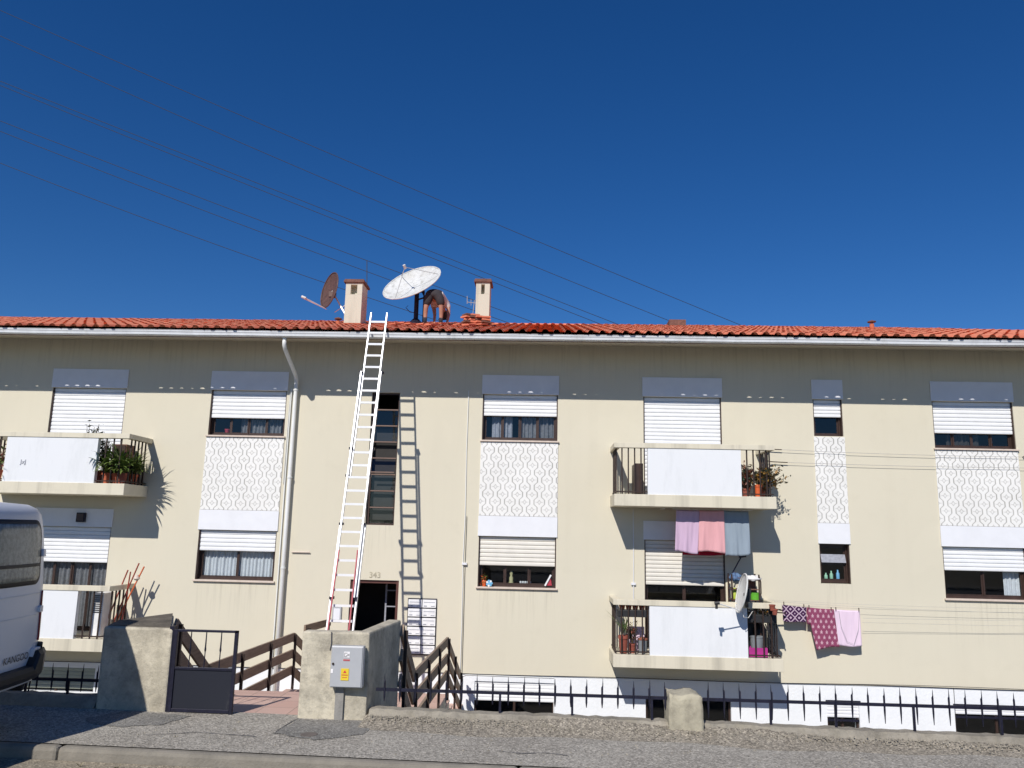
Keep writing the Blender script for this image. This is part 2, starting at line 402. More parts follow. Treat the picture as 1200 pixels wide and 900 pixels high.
def copy_tree(o, parent=None):
    c = o.copy(); link(c)
    if parent is not None: c.parent = parent
    for ch in [x for x in COL.objects if x.parent == o]: copy_tree(ch, c)
    return c
def rebase(o, loc):   # single mesh built in world coords -> origin at loc
    loc = Vector(loc); o.data.transform(Matrix.Translation(-loc)); o.location = loc; return o
def zs(x): return -.012*(x+1)      # street slope

# ------------------------------------------------------------------ ground
def strip(name, x0, x1, ys, m, nx=60):
    vs = []; fs = []
    for i in range(nx+1):
        x = x0+(x1-x0)*i/nx
        for (y, z) in ys: vs.append((x, y, zs(max(-40, min(40, x)))+z))
    k = len(ys)
    for i in range(nx):
        for j in range(k-1):
            a = i*k+j; fs.append((a, a+k, a+k+1, a+1))
    o = meshobj(name, vs, fs, M[m]); tag(o, kind='structure'); return o
vs = []; fs = []
prof = [(-1500, -.16), (7.74, -.16), (7.745, -2.42), (2500, -2.42)]
for x in (-2000, -60, 60, 2000):
    for (y, z) in prof: vs.append((x, y, z))
for i in range(3):
    for j in range(3): a = i*4+j; fs.append((a, a+4, a+5, a+1))
# keep the street part of the terrain below the sloping road
vs = [(x, y, z-.6 if z > -1 else z) for x, y, z in vs]
tag(meshobj('ground', vs, fs, M['terrain']), kind='structure')
strip('road', -60, 60, [(-4, -.1), (6.25, -.1)], 'road')
strip('gutter_strip', -60, 60, [(6.02, -.096), (6.19, -.093), (6.25, -.088)], 'dirt', 200)
strip('pavement', -60, 60, [(6.36, .0), (7.62, .0)], 'pave')
strip('far_pavement', -60, 60, [(-6, 0), (-4, .0), (-4, -.1)], 'pave')
# kerb stones
kb = thing('kerb', (0, 6.26, 0), None, None); kb['kind'] = 'structure'
b = B(); x = -13.95
while x < 12:
    L = 3.45
    z = .002
    b.add([(x, 6.25, zs(x)-.3), (x+L-.002, 6.25, zs(x+L)-.3), (x+L-.002, 6.36, zs(x+L)-.3), (x, 6.36, zs(x)-.3),
           (x, 6.26, zs(x)+z), (x+L-.002, 6.26, zs(x+L)+z), (x+L-.002, 6.36, zs(x+L)+z), (x, 6.36, zs(x)+z)],
          [(0, 3, 2, 1), (4, 5, 6, 7), (0, 1, 5, 4), (1, 2, 6, 5), (2, 3, 7, 6), (3, 0, 4, 7)])
    x += L
b.build('kerb_stones', 'kerb', kb, .03)
def blob(name, pts, m, z=.004):
    vs = [(x, y, zs(x)+z) for x, y in pts]
    tag(meshobj(name, vs, [tuple(range(len(vs)))], M[m]), kind='structure')
def blobpts(pts, jit=.02, sub=6):
    out = []
    for i in range(len(pts)):
        a = Vector(pts[i]); c = Vector(pts[(i+1) % len(pts)])
        for k in range(sub):
            p = a.lerp(c, k/sub); out.append((p.x+random.uniform(-jit, jit), p.y+random.uniform(-jit, jit)))
    return out
def gpt(px, py):
    v = fw + rt*((px-600)/F) - up*((py-450)/F); t = -1.7/v.z; p = EYE+v*t; return (p.x, p.y)
blob('pavement_patch', blobpts([gpt(104, 846), gpt(150, 838), gpt(200, 841), gpt(224, 843), gpt(190, 853), gpt(140, 857), gpt(100, 853)]), 'paved')
blob('pavement_patch', blobpts([gpt(322, 862), gpt(350, 845), gpt(440, 846), gpt(425, 862), gpt(370, 869)]), 'paved')
M['coverm'] = mat('dusty_iron_cover', (.13, .11, .095), .9, 0, .2, 30)
# manhole-like small cover
b = B(); p = gpt(362, 863); b.lathe((p[0], p[1], zs(p[0])+.004), [(.07, 0), (.07, .003), (.06, .004), (.02, .004)], 20)
o = b.build('valve_cover', 'coverm'); rebase(o, (p[0], p[1], zs(p[0])))
tag(o, 'small round dark valve cover in the pavement near the entrance pillar', 'cover')
# gravel along the foot of the low wall and in the gutter
b = B()
for i in range(2200):
    if i < 1700: x = random.uniform(-1.5, 5.5); y = 7.49-abs(random.gauss(0, .08)); z = 0
    else: x = random.uniform(-6, 5); y = random.uniform(6.0, 7.5); z = 0 if y > 6.37 else -.1
    s = random.uniform(.004, .013); a = random.random()*6
    c = Vector((x, y, zs(x)+z+s*.4+(max(0, (y-7.26))*.24 if x > -1.5 else 0)))
    b.add([c+Vector((math.cos(a+k*2.1)*s, math.sin(a+k*2.1)*s, -s*.5)) for k in range(3)]+[c+Vector((0, 0, s*.7))], [(0, 1, 2), (0, 1, 3), (1, 2, 3), (2, 0, 3)])
tag(b.build('gravel', 'lowwall'), 'loose gravel and grit along the low wall', 'gravel', kind='stuff')
M['verge'] = ground_mat('gritty_brown_verge', (.22, .195, .155), (.30, .27, .22), .75, 5)
vs = []; fs = []; vr = random.Random(8); nn = 420
for i in range(nn+1):
    x = -1.56+(9-(-1.56))*i/nn
    wob = .05*math.sin(x*2.1)+.03*math.sin(x*5.3+1); hh = .8+.25*math.sin(x*1.3+.6)+.12*math.sin(x*4.1)
    for (yy, z_) in ((7.16+wob, -.004), (7.26+wob, .007), (7.36+wob*.6, .024), (7.44, .045), (7.50, .066), (7.56, .080)):
        vs.append((x, yy+vr.uniform(-.006, .006), zs(x)+(z_*hh if z_ > 0 else z_)+(vr.uniform(-.006, .007) if z_ > .01 else 0)))
for i in range(nn):
    for j in range(5): a = i*6+j; fs.append((a, a+6, a+7, a+1))
tag(meshobj('gravel_verge', vs, fs, M['verge'], smooth=False), kind='structure')
b = B(); wr = random.Random(4)
for i in range(42):
    if i < 34: x = wr.choice([-1.2, .4, 1.5, 2.6, 3.3, 4.6])+wr.gauss(0, .18); yy = 7.47-abs(wr.gauss(0, .03)); z_ = 0
    else: x = wr.uniform(-4, 4); yy = 6.14; z_ = -.09
    for k in range(5):
        a = wr.random()*6.28; h = wr.uniform(.01, .03); c = Vector((x, yy, zs(x)+z_)); e = Vector((math.cos(a)*.02, math.sin(a)*.02, h)); sd = Vector((-math.sin(a), math.cos(a), 0))*.0035
        b.add([c-sd, c+sd, c+e+sd*.5, c+e*1.5+Vector((0, 0, -.01))], [(0, 1, 2, 3)])
tag(b.build('weeds', 'weedm'), 'tiny dry weeds along the foot of the low wall', 'weeds', kind='stuff')
def crackline(pts):
    b = B()
    for p0, p1 in zip(pts, pts[1:]):
        a = Vector((*gpt(*p0), 0)); c = Vector((*gpt(*p1), 0)); m_ = a.lerp(c, .5)+Vector((wr.uniform(-.02, .02), wr.uniform(-.02, .02), 0))
        for u, v in ((a, m_), (m_, c)):
            u = Vector((u.x, u.y, zs(u.x)+.006)); v = Vector((v.x, v.y, zs(v.x)+.006)); d_ = (v-u).normalized(); sd = Vector((-d_.y, d_.x, 0))*wr.uniform(.003, .006)
            b.add([u-sd, u+sd, v+sd, v-sd], [(0, 1, 2, 3)])
    tag(b.build('pavement_crack', 'label_k'), kind='structure')
crackline([(322, 862), (334, 853), (350, 844)])
crackline([(585, 879), (610, 882), (640, 881), (665, 884)])
crackline([(170, 866), (230, 862), (300, 866)])
# yard behind wall (sunken) + entrance stairs
tag(B().box(-40, 40, 7.9, FY-.002, -2.62, -2.4).build('yard', 'yard'), kind='structure')
st = thing('entrance_path', (-2.3, 7.6, 0), None, None); st['kind'] = 'structure'
XL, XR = -3.86, -1.42
def slab(x0, x1, y0, y1, z, zb, nm='step'):
    B().box(x0, x1, y0, y1, zb, z-.03).build(nm, 'balc', st)
    B().box(x0-.01, x1+.01, y0-.015, y1-.016, z-.03, z).build('step_tiles', 'pink', st)
slab(-3.355, -2.17, 7.5, 7.64, .012, -.5, 'threshold')
slab(-3.80, -1.68, 7.655, 8.66, .012, -2.39, 'upper_landing')
for i, (y0, y1, z) in enumerate([(8.66, 8.86, -.17), (8.86, 9.08, -.36), (9.08, 9.3, -.55)]): slab(XL, XR, y0, y1, z, -2.39)
slab(XL, XR, 9.3, 12.75, -.75, -1.0, 'landing')
B().box(XL+.1, XR-.1, 9.5, 9.8, -2.39, -1.001).box(XL+.1, XR-.1, 12.2, 12.6, -2.39, -1.001).build('landing_pier', 'balc', st)
for i in range(3): slab(XL, XR, 12.75+.45*i, 13.2+.45*i, -.92-.165*i, -2.39)
slab(-4.8, XR, 14.1, FY-.015, -1.42, -2.39, 'lower_landing')

# ------------------------------------------------------------------ pillars, low walls, fences
def pillar(name, poly, z0, z1, label, cat='pillar'):
    c = Vector((sum(p[0] for p in poly)/len(poly), sum(p[1] for p in poly)/len(poly), 0))
    o = B().prism(poly, z0, z1).build(name, 'conc', None, .02); rebase(o, c)
    return tag(o, label, cat)
lp = pillar('gate_pillar', [(-4.01, 7.5), (-3.36, 7.5), (-3.86, 8.6), (-4.12, 7.95)], [-.1, -.1, -2.4, -2.4], .752, 'stained concrete gate pillar left of the gate, half in the shadow of the van')
rp = pillar('gate_pillar', [(-2.165, 7.5), (-1.555, 7.53), (-1.455, 8.62), (-1.60, 8.62), (-1.67, 7.65), (-2.165, 7.62)], [-.1, -.1, -2.4, -2.4, -2.4, -.1], .762, 'stained concrete gate pillar carrying the grey meter cabinet')
def smallpart(b, name, m, parent, **k):
    off = parent.location; b.v = [v-off for v in b.v]
    return b.build(name, m, parent, **k)
ORG[lp.name] = Vector((0, 0, 0)); ORG[rp.name] = Vector((0, 0, 0))
smallpart(B().prism([(-4.0, 7.56), (-3.40, 7.53), (-3.87, 8.59), (-4.11, 7.95)], .753, [.757, .759, .768, .760]), 'coping', 'moss', lp)
smallpart(B().box(-1.83, -1.755, 7.492, 7.51, 0, .30), 'mortar_chase', 'concd', rp)
# crack
smallpart(B().bar((-1.90, 7.505, .76), (-1.895, 7.504, .66), .004, .008).bar((-1.895, 7.504, .66), (-1.905, 7.504, .60), .004, .005), 'crack', 'label_k', rp)

def lowwall(x0, x1, label, seed):
    rnd = random.Random(seed); n = int((x1-x0)/.07); vs = []; fs = []
    for i in range(n+1):
        x = x0+(x1-x0)*i/n
        t = zs(x)+.095+rnd.uniform(-.007, .007)
        f = rnd.uniform(-.008, .008)
        pr = [(7.47+f, zs(x)-.05), (7.50+f, zs(x)+.015), (7.535+f, t-.03), (7.56, t), (7.68, t), (7.69, t-.02), (7.70, -2.4)]
        for y, z in pr: vs.append((x, y, z))
    k = 7
    for i in range(n):
        for j in range(k-1): a = i*k+j; fs.append((a, a+k, a+k+1, a+1))
    fs.append(tuple(range(k))); fs.append(tuple(n*k+j for j in range(k))[::-1])
    o = meshobj('low_wall', vs, fs, M['lowwall']); rebase(o, ((x0+x1)/2, 7.66, 0))
    return tag(o, label, 'wall')
lowwall(-1.53, 9, 'low crumbling concrete kerb wall running right from the cabinet pillar', 1)
lowwall(-12, -4.02, 'low concrete kerb wall in shade behind the white van', 2)
# rough concrete stone
me = bmesh.new(); bmesh.ops.create_cube(me, size=1)
bmesh.ops.subdivide_edges(me, edges=me.edges[:], cuts=9, use_grid_fill=True)
r = random.Random(5)
for v in me.verts:
    c = v.co.copy(); q = Vector((c.x*.30, c.y*.30, c.z*.46))
    if abs(c.x) > .4 and abs(c.z) > .4: q.x *= .93; q.z *= .975
    q += Vector((r.uniform(-1, 1), r.uniform(-1, 1), r.uniform(-1, 1)))*.005
    if c.z > .4: q.z += .012*math.sin(c.x*7)-.012*c.x
    v.co = q
md = bpy.data.meshes.new('stone_block'); me.to_mesh(md); me.free(); md.materials.append(M['rough'])
for p in md.polygons: p.use_smooth = True
o = link(bpy.data.objects.new('stone_post', md)); o.location = (1.28, 7.62, .085)
tag(o, 'squat rough concrete post breaking the spiked fence below the balcony', 'post')

def fence(x0, x1, label, posts, y=7.62):
    t = thing('iron_fence', ((x0+x1)/2, y, .1), label, 'fence', 'low spiked iron fences on the kerb wall')
    B().box(x0, x1, y-.007, y+.007, .243, .270).build('rail', 'iron', t)
    x = x0+.08
    while x < x1:
        ln = random.uniform(-.008, .008); tl = random.uniform(-.006, .006)
        low = .165 if x < 1.2 else max(zs(x)+.10, .11)
        B().tube([(x+tl, y-.008, .40+ln), (x+tl, y-.008, .345), (x, y-.008, .33), (x, y-.008, .20), (x, y-.008, low-.01)], [.0015, .005, .0095, .009, .003], 6).build('spike', 'iron', t)
        x += .1405
    for px in posts:
        if x0 <= px <= x1: B().box(px-.010, px+.010, y-.006, y+.010, zs(px)+.07, .25).build('post', 'iron', t)
fence(-1.49, 1.14, 'low spiked iron fence between the cabinet pillar and the stone post', [-.36, .29, 1.0])
fence(1.42, 8.6, 'low spiked iron fence running right from the stone post', [2.05, 2.62, 3.3, 4.05, 4.9, 5.8, 6.7, 7.6])
fence(-9.5, -4.02, 'low spiked iron fence behind the rear of the white van', [-4.35, -4.75, -5.3, -6])
o = B().tube([(-4.72, 7.62, .14), (-4.70, 7.615, .33), (-4.66, 7.61, .36), (-4.68, 7.6, .43)], .008, 6).build('bent_rod', 'iron'); rebase(o, (-4.7, 7.6, .1))
tag(o, 'bent iron rod sticking up behind the van', 'rod')

# gate
g = thing('entrance_gate', (-3.05, 7.5, 0), 'low dark iron gate leaf with a solid lower panel', 'gate')
gx0, gx1, gy = -3.335, -2.775, 7.52
B().bar((gx0, gy, .02), (gx0, gy, .745), .035, .035, (0, 1, 0)).bar((gx1, gy, .02), (gx1, gy, .745), .03, .03, (0, 1, 0)).bar((gx0-.017, gy, .735), (gx1+.015, gy, .735), .03, .02).bar((gx0+.018, gy, .405), (gx1-.016, gy, .405), .028, .022).bar((gx0+.018, gy, .045), (gx1-.016, gy, .045), .028, .03).build('gate_frame', 'iron', g, .002)
n = NT('scuffed_navy_paint'); sc1 = n.ramp(n.noise(7, 7, .75, (1, 1, .5)), .6, .75)
n.col(n.mix(n.math('MULTIPLY', sc1, .35), (.009, .011, .02), (.13, .125, .13))); n.b.inputs['Roughness'].default_value = .5; M['gatepanel'] = n.m
B().box(gx0+.018, gx1-.016, gy-.003, gy+.003, .06, .395).build('gate_panel', 'gatepanel', g)
for f in (.25, .5, .75):
    xx = gx0+(gx1-gx0)*f
    B().tube([(xx, gy, .416), (xx, gy, .55), (xx, gy, .57), (xx, gy, .60), (xx, gy, .725)], [.005, .005, .010, .007, .005], 6).build('bar', 'iron', g)
B().bar((gx0-.04, gy+.01, -.02), (gx0-.04, gy+.01, .77), .04, .05, (0, 1, 0)).build('hinge_post', 'iron', g)

# cabinet
c = thing('meter_cabinet', (-1.725, 7.46, .3), 'grey steel meter cabinet fixed on the right gate pillar', 'cabinet')
x0, x1, z0, z1 = -1.87, -1.58, .297, .652
B().box(x0, x1, 7.42, 7.503, z0, z1).build('cabinet_body', 'cab', c, .006)
dd = B().box(x0+.008, x1-.008, 7.412, 7.4195, z0+.008, z1-.008).build('cabinet_door', 'cab', c, .003)
B().box(-1.752, -1.700, 7.4085, 7.4115, .555, .605).build('sticker', 'label_w', c)
b = B()
for i in range(5):
    for j in range(4):
        if random.random() < .5: b.box(-1.748+i*.0095, -1.742+i*.0095, 7.4065, 7.408, .561+j*.010, .567+j*.010)
b.build('sticker_print', 'label_k', c)
b = B()
for i in range(6): b.box(-1.755+i*.010, -1.748+i*.010, 7.4085, 7.411, .527, .540)
b.build('red_lettering', 'label_r', c)
yl = B().box(-1.770, -1.700, 7.4065, 7.4115, .362, .462).build('warning_plate', 'yellow', c)
B().add([(-1.750, 7.4045, .425), (-1.720, 7.4045, .425), (-1.735, 7.4045, .450), (-1.750, 7.406, .425), (-1.720, 7.406, .425), (-1.735, 7.406, .450)], [(0, 1, 2), (0, 3, 4, 1), (1, 4, 5, 2), (2, 5, 3, 0)]).box(-1.763, -1.707, 7.4045, 7.406, .405, .411).box(-1.757, -1.713, 7.4045, 7.406, .385, .389).build('warning_print', 'label_r', yl)
B().tube([(-1.845, 7.4125, .50), (-1.845, 7.402, .50)], .010, 12).build('lock', 'rail', dd)
B().box(-1.862, -1.842, 7.4085, 7.4115, .42, .455).build('small_label', 'label_w', c)

# stair railings
def stair_rail(X, label):
    t = thing('stair_railing', (X, 9.5, -.6), label, 'railing', 'wooden board railings of the entrance steps')
    seg = [((8.6, .66), (9.55, .04)), ((9.55, .04), (12.85, .0)), ((12.85, .0), (15.05, -.88))]
    for (a, b_) in seg:
        for k in range(3):
            dz = -.245*k
            B().bar((X, a[0], a[1]-.0+dz), (X, b_[0], b_[1]+dz), .03, .125).build('board', 'wood', t)
    def zt(y):
        for (a, b_) in seg:
            if a[0] <= y <= b_[0]: return a[1]+(b_[1]-a[1])*(y-a[0])/(b_[0]-a[0])
    for y in (8.68, 9.55, 10.6, 11.7, 12.83, 13.9, 15.0):
        B().box(X+.017, X+.05, y-.018, y+.018, zt(y)-.86, zt(y)+.04).build('post', 'rail', t)
stair_rail(-3.84, 'wooden board railing on the left side of the entrance steps, behind the gate')
stair_rail(-1.44, 'wooden board railing on the right side of the entrance steps, beside the mailboxes')
t = thing('guard_rail', (-3.9, 14, -1.42), 'short dark wooden guard rail behind the cabinet pillar', 'railing')
a, b_ = at(357, 737, 13.4), at(387, 729, 14.9)
B().bar(a, b_, .03, .12).build('board', 'wood', t)
B().bar((a.x+.05, a.y+.1, a.z), (a.x+.05, a.y+.1, -1.42), .04, .04, (0, 1, 0)).bar((b_.x, b_.y-.1, b_.z), (b_.x, b_.y-.1, -1.42), .04, .04, (0, 1, 0)).build('post', 'rail', t)

# ------------------------------------------------------------------ building
bd = thing('apartment_building', (0, FY, 0), 'cream two storey apartment building with roller shutters, balconies and a red tiled roof', 'building')
XW0, XW1 = -16.5, 16.5
holes = []
UP = [(-6.58, -5.07), (-1.20, .26), (7.38, 8.88)]
for x0, x1 in UP+[(13.1, 14.6)]: holes += [(x0, x1, 3.40, 4.31), (x0, x1, .66, 1.59)]
holes += [(5.14, 5.69, 3.60, 4.31), (5.14, 5.69, .87, 1.59)]
holes += [(1.91, 3.40, 2.39, 4.31), (1.91, 3.40, -.35, 1.59), (-9.80, -8.30, 2.39, 4.31), (-9.80, -8.30, -.35, 1.59)]
holes += [(-3.38, -2.83, 1.75, 4.31), (-3.60, -2.68, -1.42, .73)]
base = [(-1.20, .26, -1.75, -1.02), (1.91, 3.44, -1.72, -1.19), (5.14, 5.71, -1.70, -1.18), (7.38, 8.88, -1.70, -1.18), (-9.8, -8.3, -1.43, -1.0)]
holes += base
def wallmesh(x0, x1, z0, z1, y, holes, depth, band=None):
    xs = sorted({x0, x1}|{h[0] for h in holes}|{h[1] for h in holes}); zz = sorted({z0, z1}|{h[2] for h in holes}|{h[3] for h in holes}|({band} if band else set()))
    xs = [a for a in xs if x0 <= a <= x1]; zz = [a for a in zz if z0 <= a <= z1]
    b = B()
    for i in range(len(xs)-1):
        for j in range(len(zz)-1):
            cx, cz = (xs[i]+xs[i+1])/2, (zz[j]+zz[j+1])/2
            if any(h[0] < cx < h[1] and h[2] < cz < h[3] for h in holes): continue
            b.add([(xs[i], y, zz[j]), (xs[i+1], y, zz[j]), (xs[i+1], y, zz[j+1]), (xs[i], y, zz[j+1])], [(0, 1, 2, 3)])
    for h in holes:
        a0, a1, c0, c1 = h
        if c1 <= z0 or c0 >= z1: continue
        c0c = max(c0, z0); c1c = min(c1, z1)
        b.add([(a0, y, c0c), (a0, y+depth, c0c), (a0, y+depth, c1c), (a0, y, c1c)], [(0, 1, 2, 3)])
        b.add([(a1, y, c0c), (a1, y+depth, c0c), (a1, y+depth, c1c), (a1, y, c1c)], [(3, 2, 1, 0)])
        if c1 <= z1: b.add([(a0, y, c1), (a1, y, c1), (a1, y+depth, c1), (a0, y+depth, c1)], [(3, 2, 1, 0)])
        if c0 >= z0: b.add([(a0, y, c0), (a1, y, c0), (a1, y+depth, c0), (a0, y+depth, c0)], [(0, 1, 2, 3)])
    return b
wallmesh(XW0, XW1, -.9, 5.305, FY, [h for h in holes if h not in base], .24).build('front_wall', 'stucco', bd)
wallmesh(XW0, XW1, -2.42, -.9, FY-.012, base+[(-3.60, -2.68, -1.42, .73)], .25).add([(XW0, FY-.012, -.9), (XW1, FY-.012, -.9), (XW1, FY+.01, -.9), (XW0, FY+.01, -.9)], [(0, 1, 2, 3)]).build('plinth_wall', 'plinth', bd)
B().box(XW0, XW0+.2, FY+.24, 28.3, -2.42, 5.3).build('side_wall', 'stucco', bd)
B().box(XW1-.2, XW1, FY+.24, 28.3, -2.42, 5.3).build('side_wall', 'stucco', bd)
B().box(XW0, XW1, 28.3, 28.5, -2.42, 5.3).build('back_wall', 'stucco', bd)
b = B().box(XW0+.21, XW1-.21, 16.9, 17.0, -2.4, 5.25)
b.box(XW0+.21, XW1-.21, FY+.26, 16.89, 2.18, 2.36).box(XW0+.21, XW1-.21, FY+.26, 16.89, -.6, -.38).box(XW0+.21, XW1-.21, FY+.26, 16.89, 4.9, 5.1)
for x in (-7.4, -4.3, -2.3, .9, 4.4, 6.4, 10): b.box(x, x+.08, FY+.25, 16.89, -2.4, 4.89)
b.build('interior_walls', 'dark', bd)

# wall mounted white panels
def panel(x0, x1, z0, z1, m='boxw', name='shutter_box', parent=None, y=FY, t=.025):
    return B().box(x0, x1, y-t, y-.001, z0, z1).build(name, m, parent or bd, .004)
def slats(x0, x1, z0, z1, y, pitch=.075, t=.022):
    b = B(); z = z1; prof = []
    n = max(1, round((z1-z0)/pitch)); p = (z1-z0)/n
    vs = []; fs = []
    rows = []
    for i in range(n):
        zt = z1-i*p
        rows += [(y+t, zt), (y+.003, zt-p*.16), (y, zt-p*.35), (y, zt-p*.75), (y+.004, zt-p*.93), (y+t, zt-p)]
    for (yy, zz) in rows: vs += [(x0, yy, zz), (x1, yy, zz)]
    for i in range(len(rows)-1): fs.append((2*i, 2*i+2, 2*i+3, 2*i+1))
    b.add(vs, fs); return b
def curtain_mesh(x0, x1, z0, z1, y, waves=14, amp=.018):
    n = waves*6; vs = []; fs = []; r = random.Random(int(x0*100))
    ph = r.random()*6
    for i in range(n+1):
        x = x0+(x1-x0)*i/n
        dy = amp*math.sin(i/n*waves*2*math.pi+ph)+amp*.5*math.sin(i/n*waves*3.3)
        vs += [(x, y+dy, z0), (x, y+dy*.8, z1)]
    for i in range(n): fs.append((2*i, 2*i+2, 2*i+3, 2*i+1))
    return B().add(vs, fs)
def window(x0, x1, z0, z1, zsh, leaves, curtain=None, sill=True, shut='shut', frame='frame', jamb=True, label=None, left_open=0):
    yf = FY+.13
    b = B(); w = .045
    b.box(x0+.001, x0+w, yf-.02, yf+.04, z0+.001, z1-.001).box(x1-w, x1-.001, yf-.02, yf+.04, z0+.001, z1-.001)
    b.box(x0+w, x1-w, yf-.02, yf+.04, z0+.001, z0+w).box(x0+w, x1-w, yf-.02, yf+.04, z1-w, z1-.001)
    if jamb:   # shutter guide channels lining the reveal
        b.box(x0+.001, x0+.02, FY+.02, yf-.021, z0+.001, z1-.001).box(x1-.02, x1-.001, FY+.02, yf-.021, z0+.001, z1-.001)
    fr = b.build('window', frame, bd, 0)
    if label: fr['label'] = label
    xi0, xi1 = x0+w, x1-w; n = leaves
    for i in range(n):
        if i < left_open: continue
        a = xi0+(xi1-xi0)*i/n; c = xi0+(xi1-xi0)*(i+1)/n; yy = yf+(.0 if i % 2 else .016)
        lw = .028
        B().box(a, a+lw, yy-.008, yy+.008, z0+w, z1-w).box(c-lw, c, yy-.008, yy+.008, z0+w, z1-w).box(a+lw, c-lw, yy-.008, yy+.008, z0+w, z0+w+lw).box(a+lw, c-lw, yy-.008, yy+.008, z1-w-lw, z1-w).build('sash', frame, fr)
        B().box(a+lw, c-lw, yy-.002, yy+.002, z0+w+lw, z1-w-lw).build('pane', 'glass', fr)
    if zsh < z1:
        if zsh is not None: slats(x0+.021, x1-.021, zsh, z1-.002, FY+.045).build('shutter', shut, fr)
    if sill:
        B().box(x0-.03, x1+.03, FY-.05, FY+.108, z0-.03, z0+.0005).build('sill', 'sill', fr, .004)
    for cc in (curtain or []):
        curtain_mesh(cc[0], cc[1], z0+w, min(z1, cc[2]), yf+.075, cc[3]).build('curtain', cc[4], fr)
    return fr
wl = {}
# upper row
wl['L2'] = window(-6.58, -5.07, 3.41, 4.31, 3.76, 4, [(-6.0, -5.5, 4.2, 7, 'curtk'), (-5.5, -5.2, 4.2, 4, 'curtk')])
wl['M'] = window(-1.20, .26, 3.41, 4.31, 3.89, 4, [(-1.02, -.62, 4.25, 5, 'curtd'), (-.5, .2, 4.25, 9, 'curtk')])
wl['R'] = window(7.38, 8.88, 3.41, 4.31, 3.70, 4, [(7.7, 8.3, 4.2, 7, 'dark')])
window(13.1, 14.6, 3.41, 4.31, 3.70, 2)
window(5.14, 5.69, 3.60, 4.31, 3.97, 1, None, False)
# lower row
window(-6.58, -5.07, .66, 1.59, 1.20, 2, [(-6.52, -5.12, 1.5, 20, 'curt')])
window(-1.20, .26, .66, 1.59, 1.05, 3, None, shut='shutb', left_open=0)
window(7.38, 8.88, .66, 1.59, 1.16, 2, [(8.55, 8.85, 1.5, 4, 'curt')])
window(13.1, 14.6, .66, 1.59, 1.0, 2)
sm = window(5.14, 5.69, .88, 1.59, 1.6, 1, None, False)
B().box(5.185, 5.645, FY+.118, FY+.138, 1.21, 1.24).build('transom', 'frame', sm)
B().add([(5.19, FY+.06, 1.25), (5.64, FY+.06, 1.25), (5.64, FY+.12, 1.40), (5.19, FY+.12, 1.40)], [(0, 1, 2, 3)]).build('tilted_pane', 'curtd', sm)
# balcony doors
window(1.91, 3.40, 2.40, 4.31, 2.42, 2, None, False, frame='frame')
window(1.91, 3.40, -.34, 1.59, .77, 2, None, False, shut='shutb')
window(-9.80, -8.30, 2.40, 4.31, 2.42, 2, None, False)
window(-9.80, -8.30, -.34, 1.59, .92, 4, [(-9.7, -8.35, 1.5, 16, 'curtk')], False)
for x0, x1 in UP+[(1.91, 3.40), (-9.80, -8.30), (13.1, 14.6), (5.14, 5.69)]:
    panel(x0-.02, x1+.02, 4.312, 4.69)
    if x0 not in (1.91, -9.80): panel(x0-.02, x1+.02, 1.592, 1.968)
panel(1.89, 3.42, 1.592, 1.94); panel(-9.82, -8.28, 1.592, 1.94)
for x0, x1 in UP+[(13.1, 14.6)]: panel(x0-.015, x1+.015, 1.972, 3.375, 'azul', 'tile_panel', t=.018)
panel(5.125, 5.705, 1.972, 3.585, 'azul', 'tile_panel', t=.018)
# porch lamp under the left balcony
lf = B().box(-8.97, -8.80, FY-.09, FY-.026, 1.68, 1.86).build('wall_lamp', 'iron', bd, .01)
B().box(-8.95, -8.82, FY-.10, FY-.0905, 1.70, 1.84).build('lamp_glass', 'frame', lf)

# stairwell window
x0, x1, z0, z1 = -3.38, -2.83, 1.75, 4.31; yf = FY+.10
b = B().box(x0+.001, x0+.05, yf-.03, yf+.03, z0+.001, z1-.001).box(x1-.03, x1-.001, yf-.03, yf+.03, z0+.001, z1-.001)
for k in range(9):
    z = z0+.002+(z1-z0-.034)*k/8; b.box(x0+.051, x1-.031, yf-.025, yf+.025, z, z+.03)
sw = b.build('stairwell_window', 'frame', bd); M['brownf'] = mat('pale_brown_trim', (.20, .13, .10), .5)
for k in range(8):
    z = z0+.032+(z1-z0-.034)*k/8; zt = z+.29
    if k in (4, 7): continue
    if k == 3:
        B().add([(x0+.06, yf-.16, z+.02), (x1-.035, yf-.16, z+.02), (x1-.035, yf-.03, zt-.02), (x0+.06, yf-.03, zt-.02)], [(0, 1, 2, 3)]).build('pane', 'glass', sw)
        B().bar((x0+.06, yf-.165, z+.02), (x1-.035, yf-.165, z+.02), .02, .02).build('sash', 'brownf', sw)
    else:
        B().box(x0+.051, x1-.031, yf-.003, yf+.003, z, zt).build('pane', 'glass', sw)
B().box(x0+.051, x1-.031, yf+.10, yf+.11, z0+.1, z1-.7).build('inner_blind', 'dark', sw)
b = B()
for k in range(1, 8):
    z = z0+.002+(z1-z0-.034)*k/8; b.box(x0+.052, x1-.032, yf-.030, yf-.0255, z+.006, z+.024)
b.build('trim', 'brownf', sw)
# entrance door (open dark porch)
x0, x1, z0, z1 = -3.60, -2.68, -1.42, .73
dr = B().box(x0+.001, x0+.05, FY+.04, FY+.12, z0, z1-.001).box(x1-.05, x1-.001, FY+.02, FY+.12, z0, z1-.001).box(x0+.051, x1-.051, FY+.04, FY+.12, z1-.06, z1-.001).build('entrance_door', 'redreveal', bd)
dl = B().box(-3.02, -2.99, FY+.5, FY+.53, z0, z1-.1).box(-2.78, -2.75, FY+.5, FY+.53, z0, z1-.1)
for k in range(7): dl.box(-2.989, -2.781, FY+.505, FY+.525, -1.3+k*.30, -1.28+k*.30)
dl.build('door_grille', 'curtd', dr)
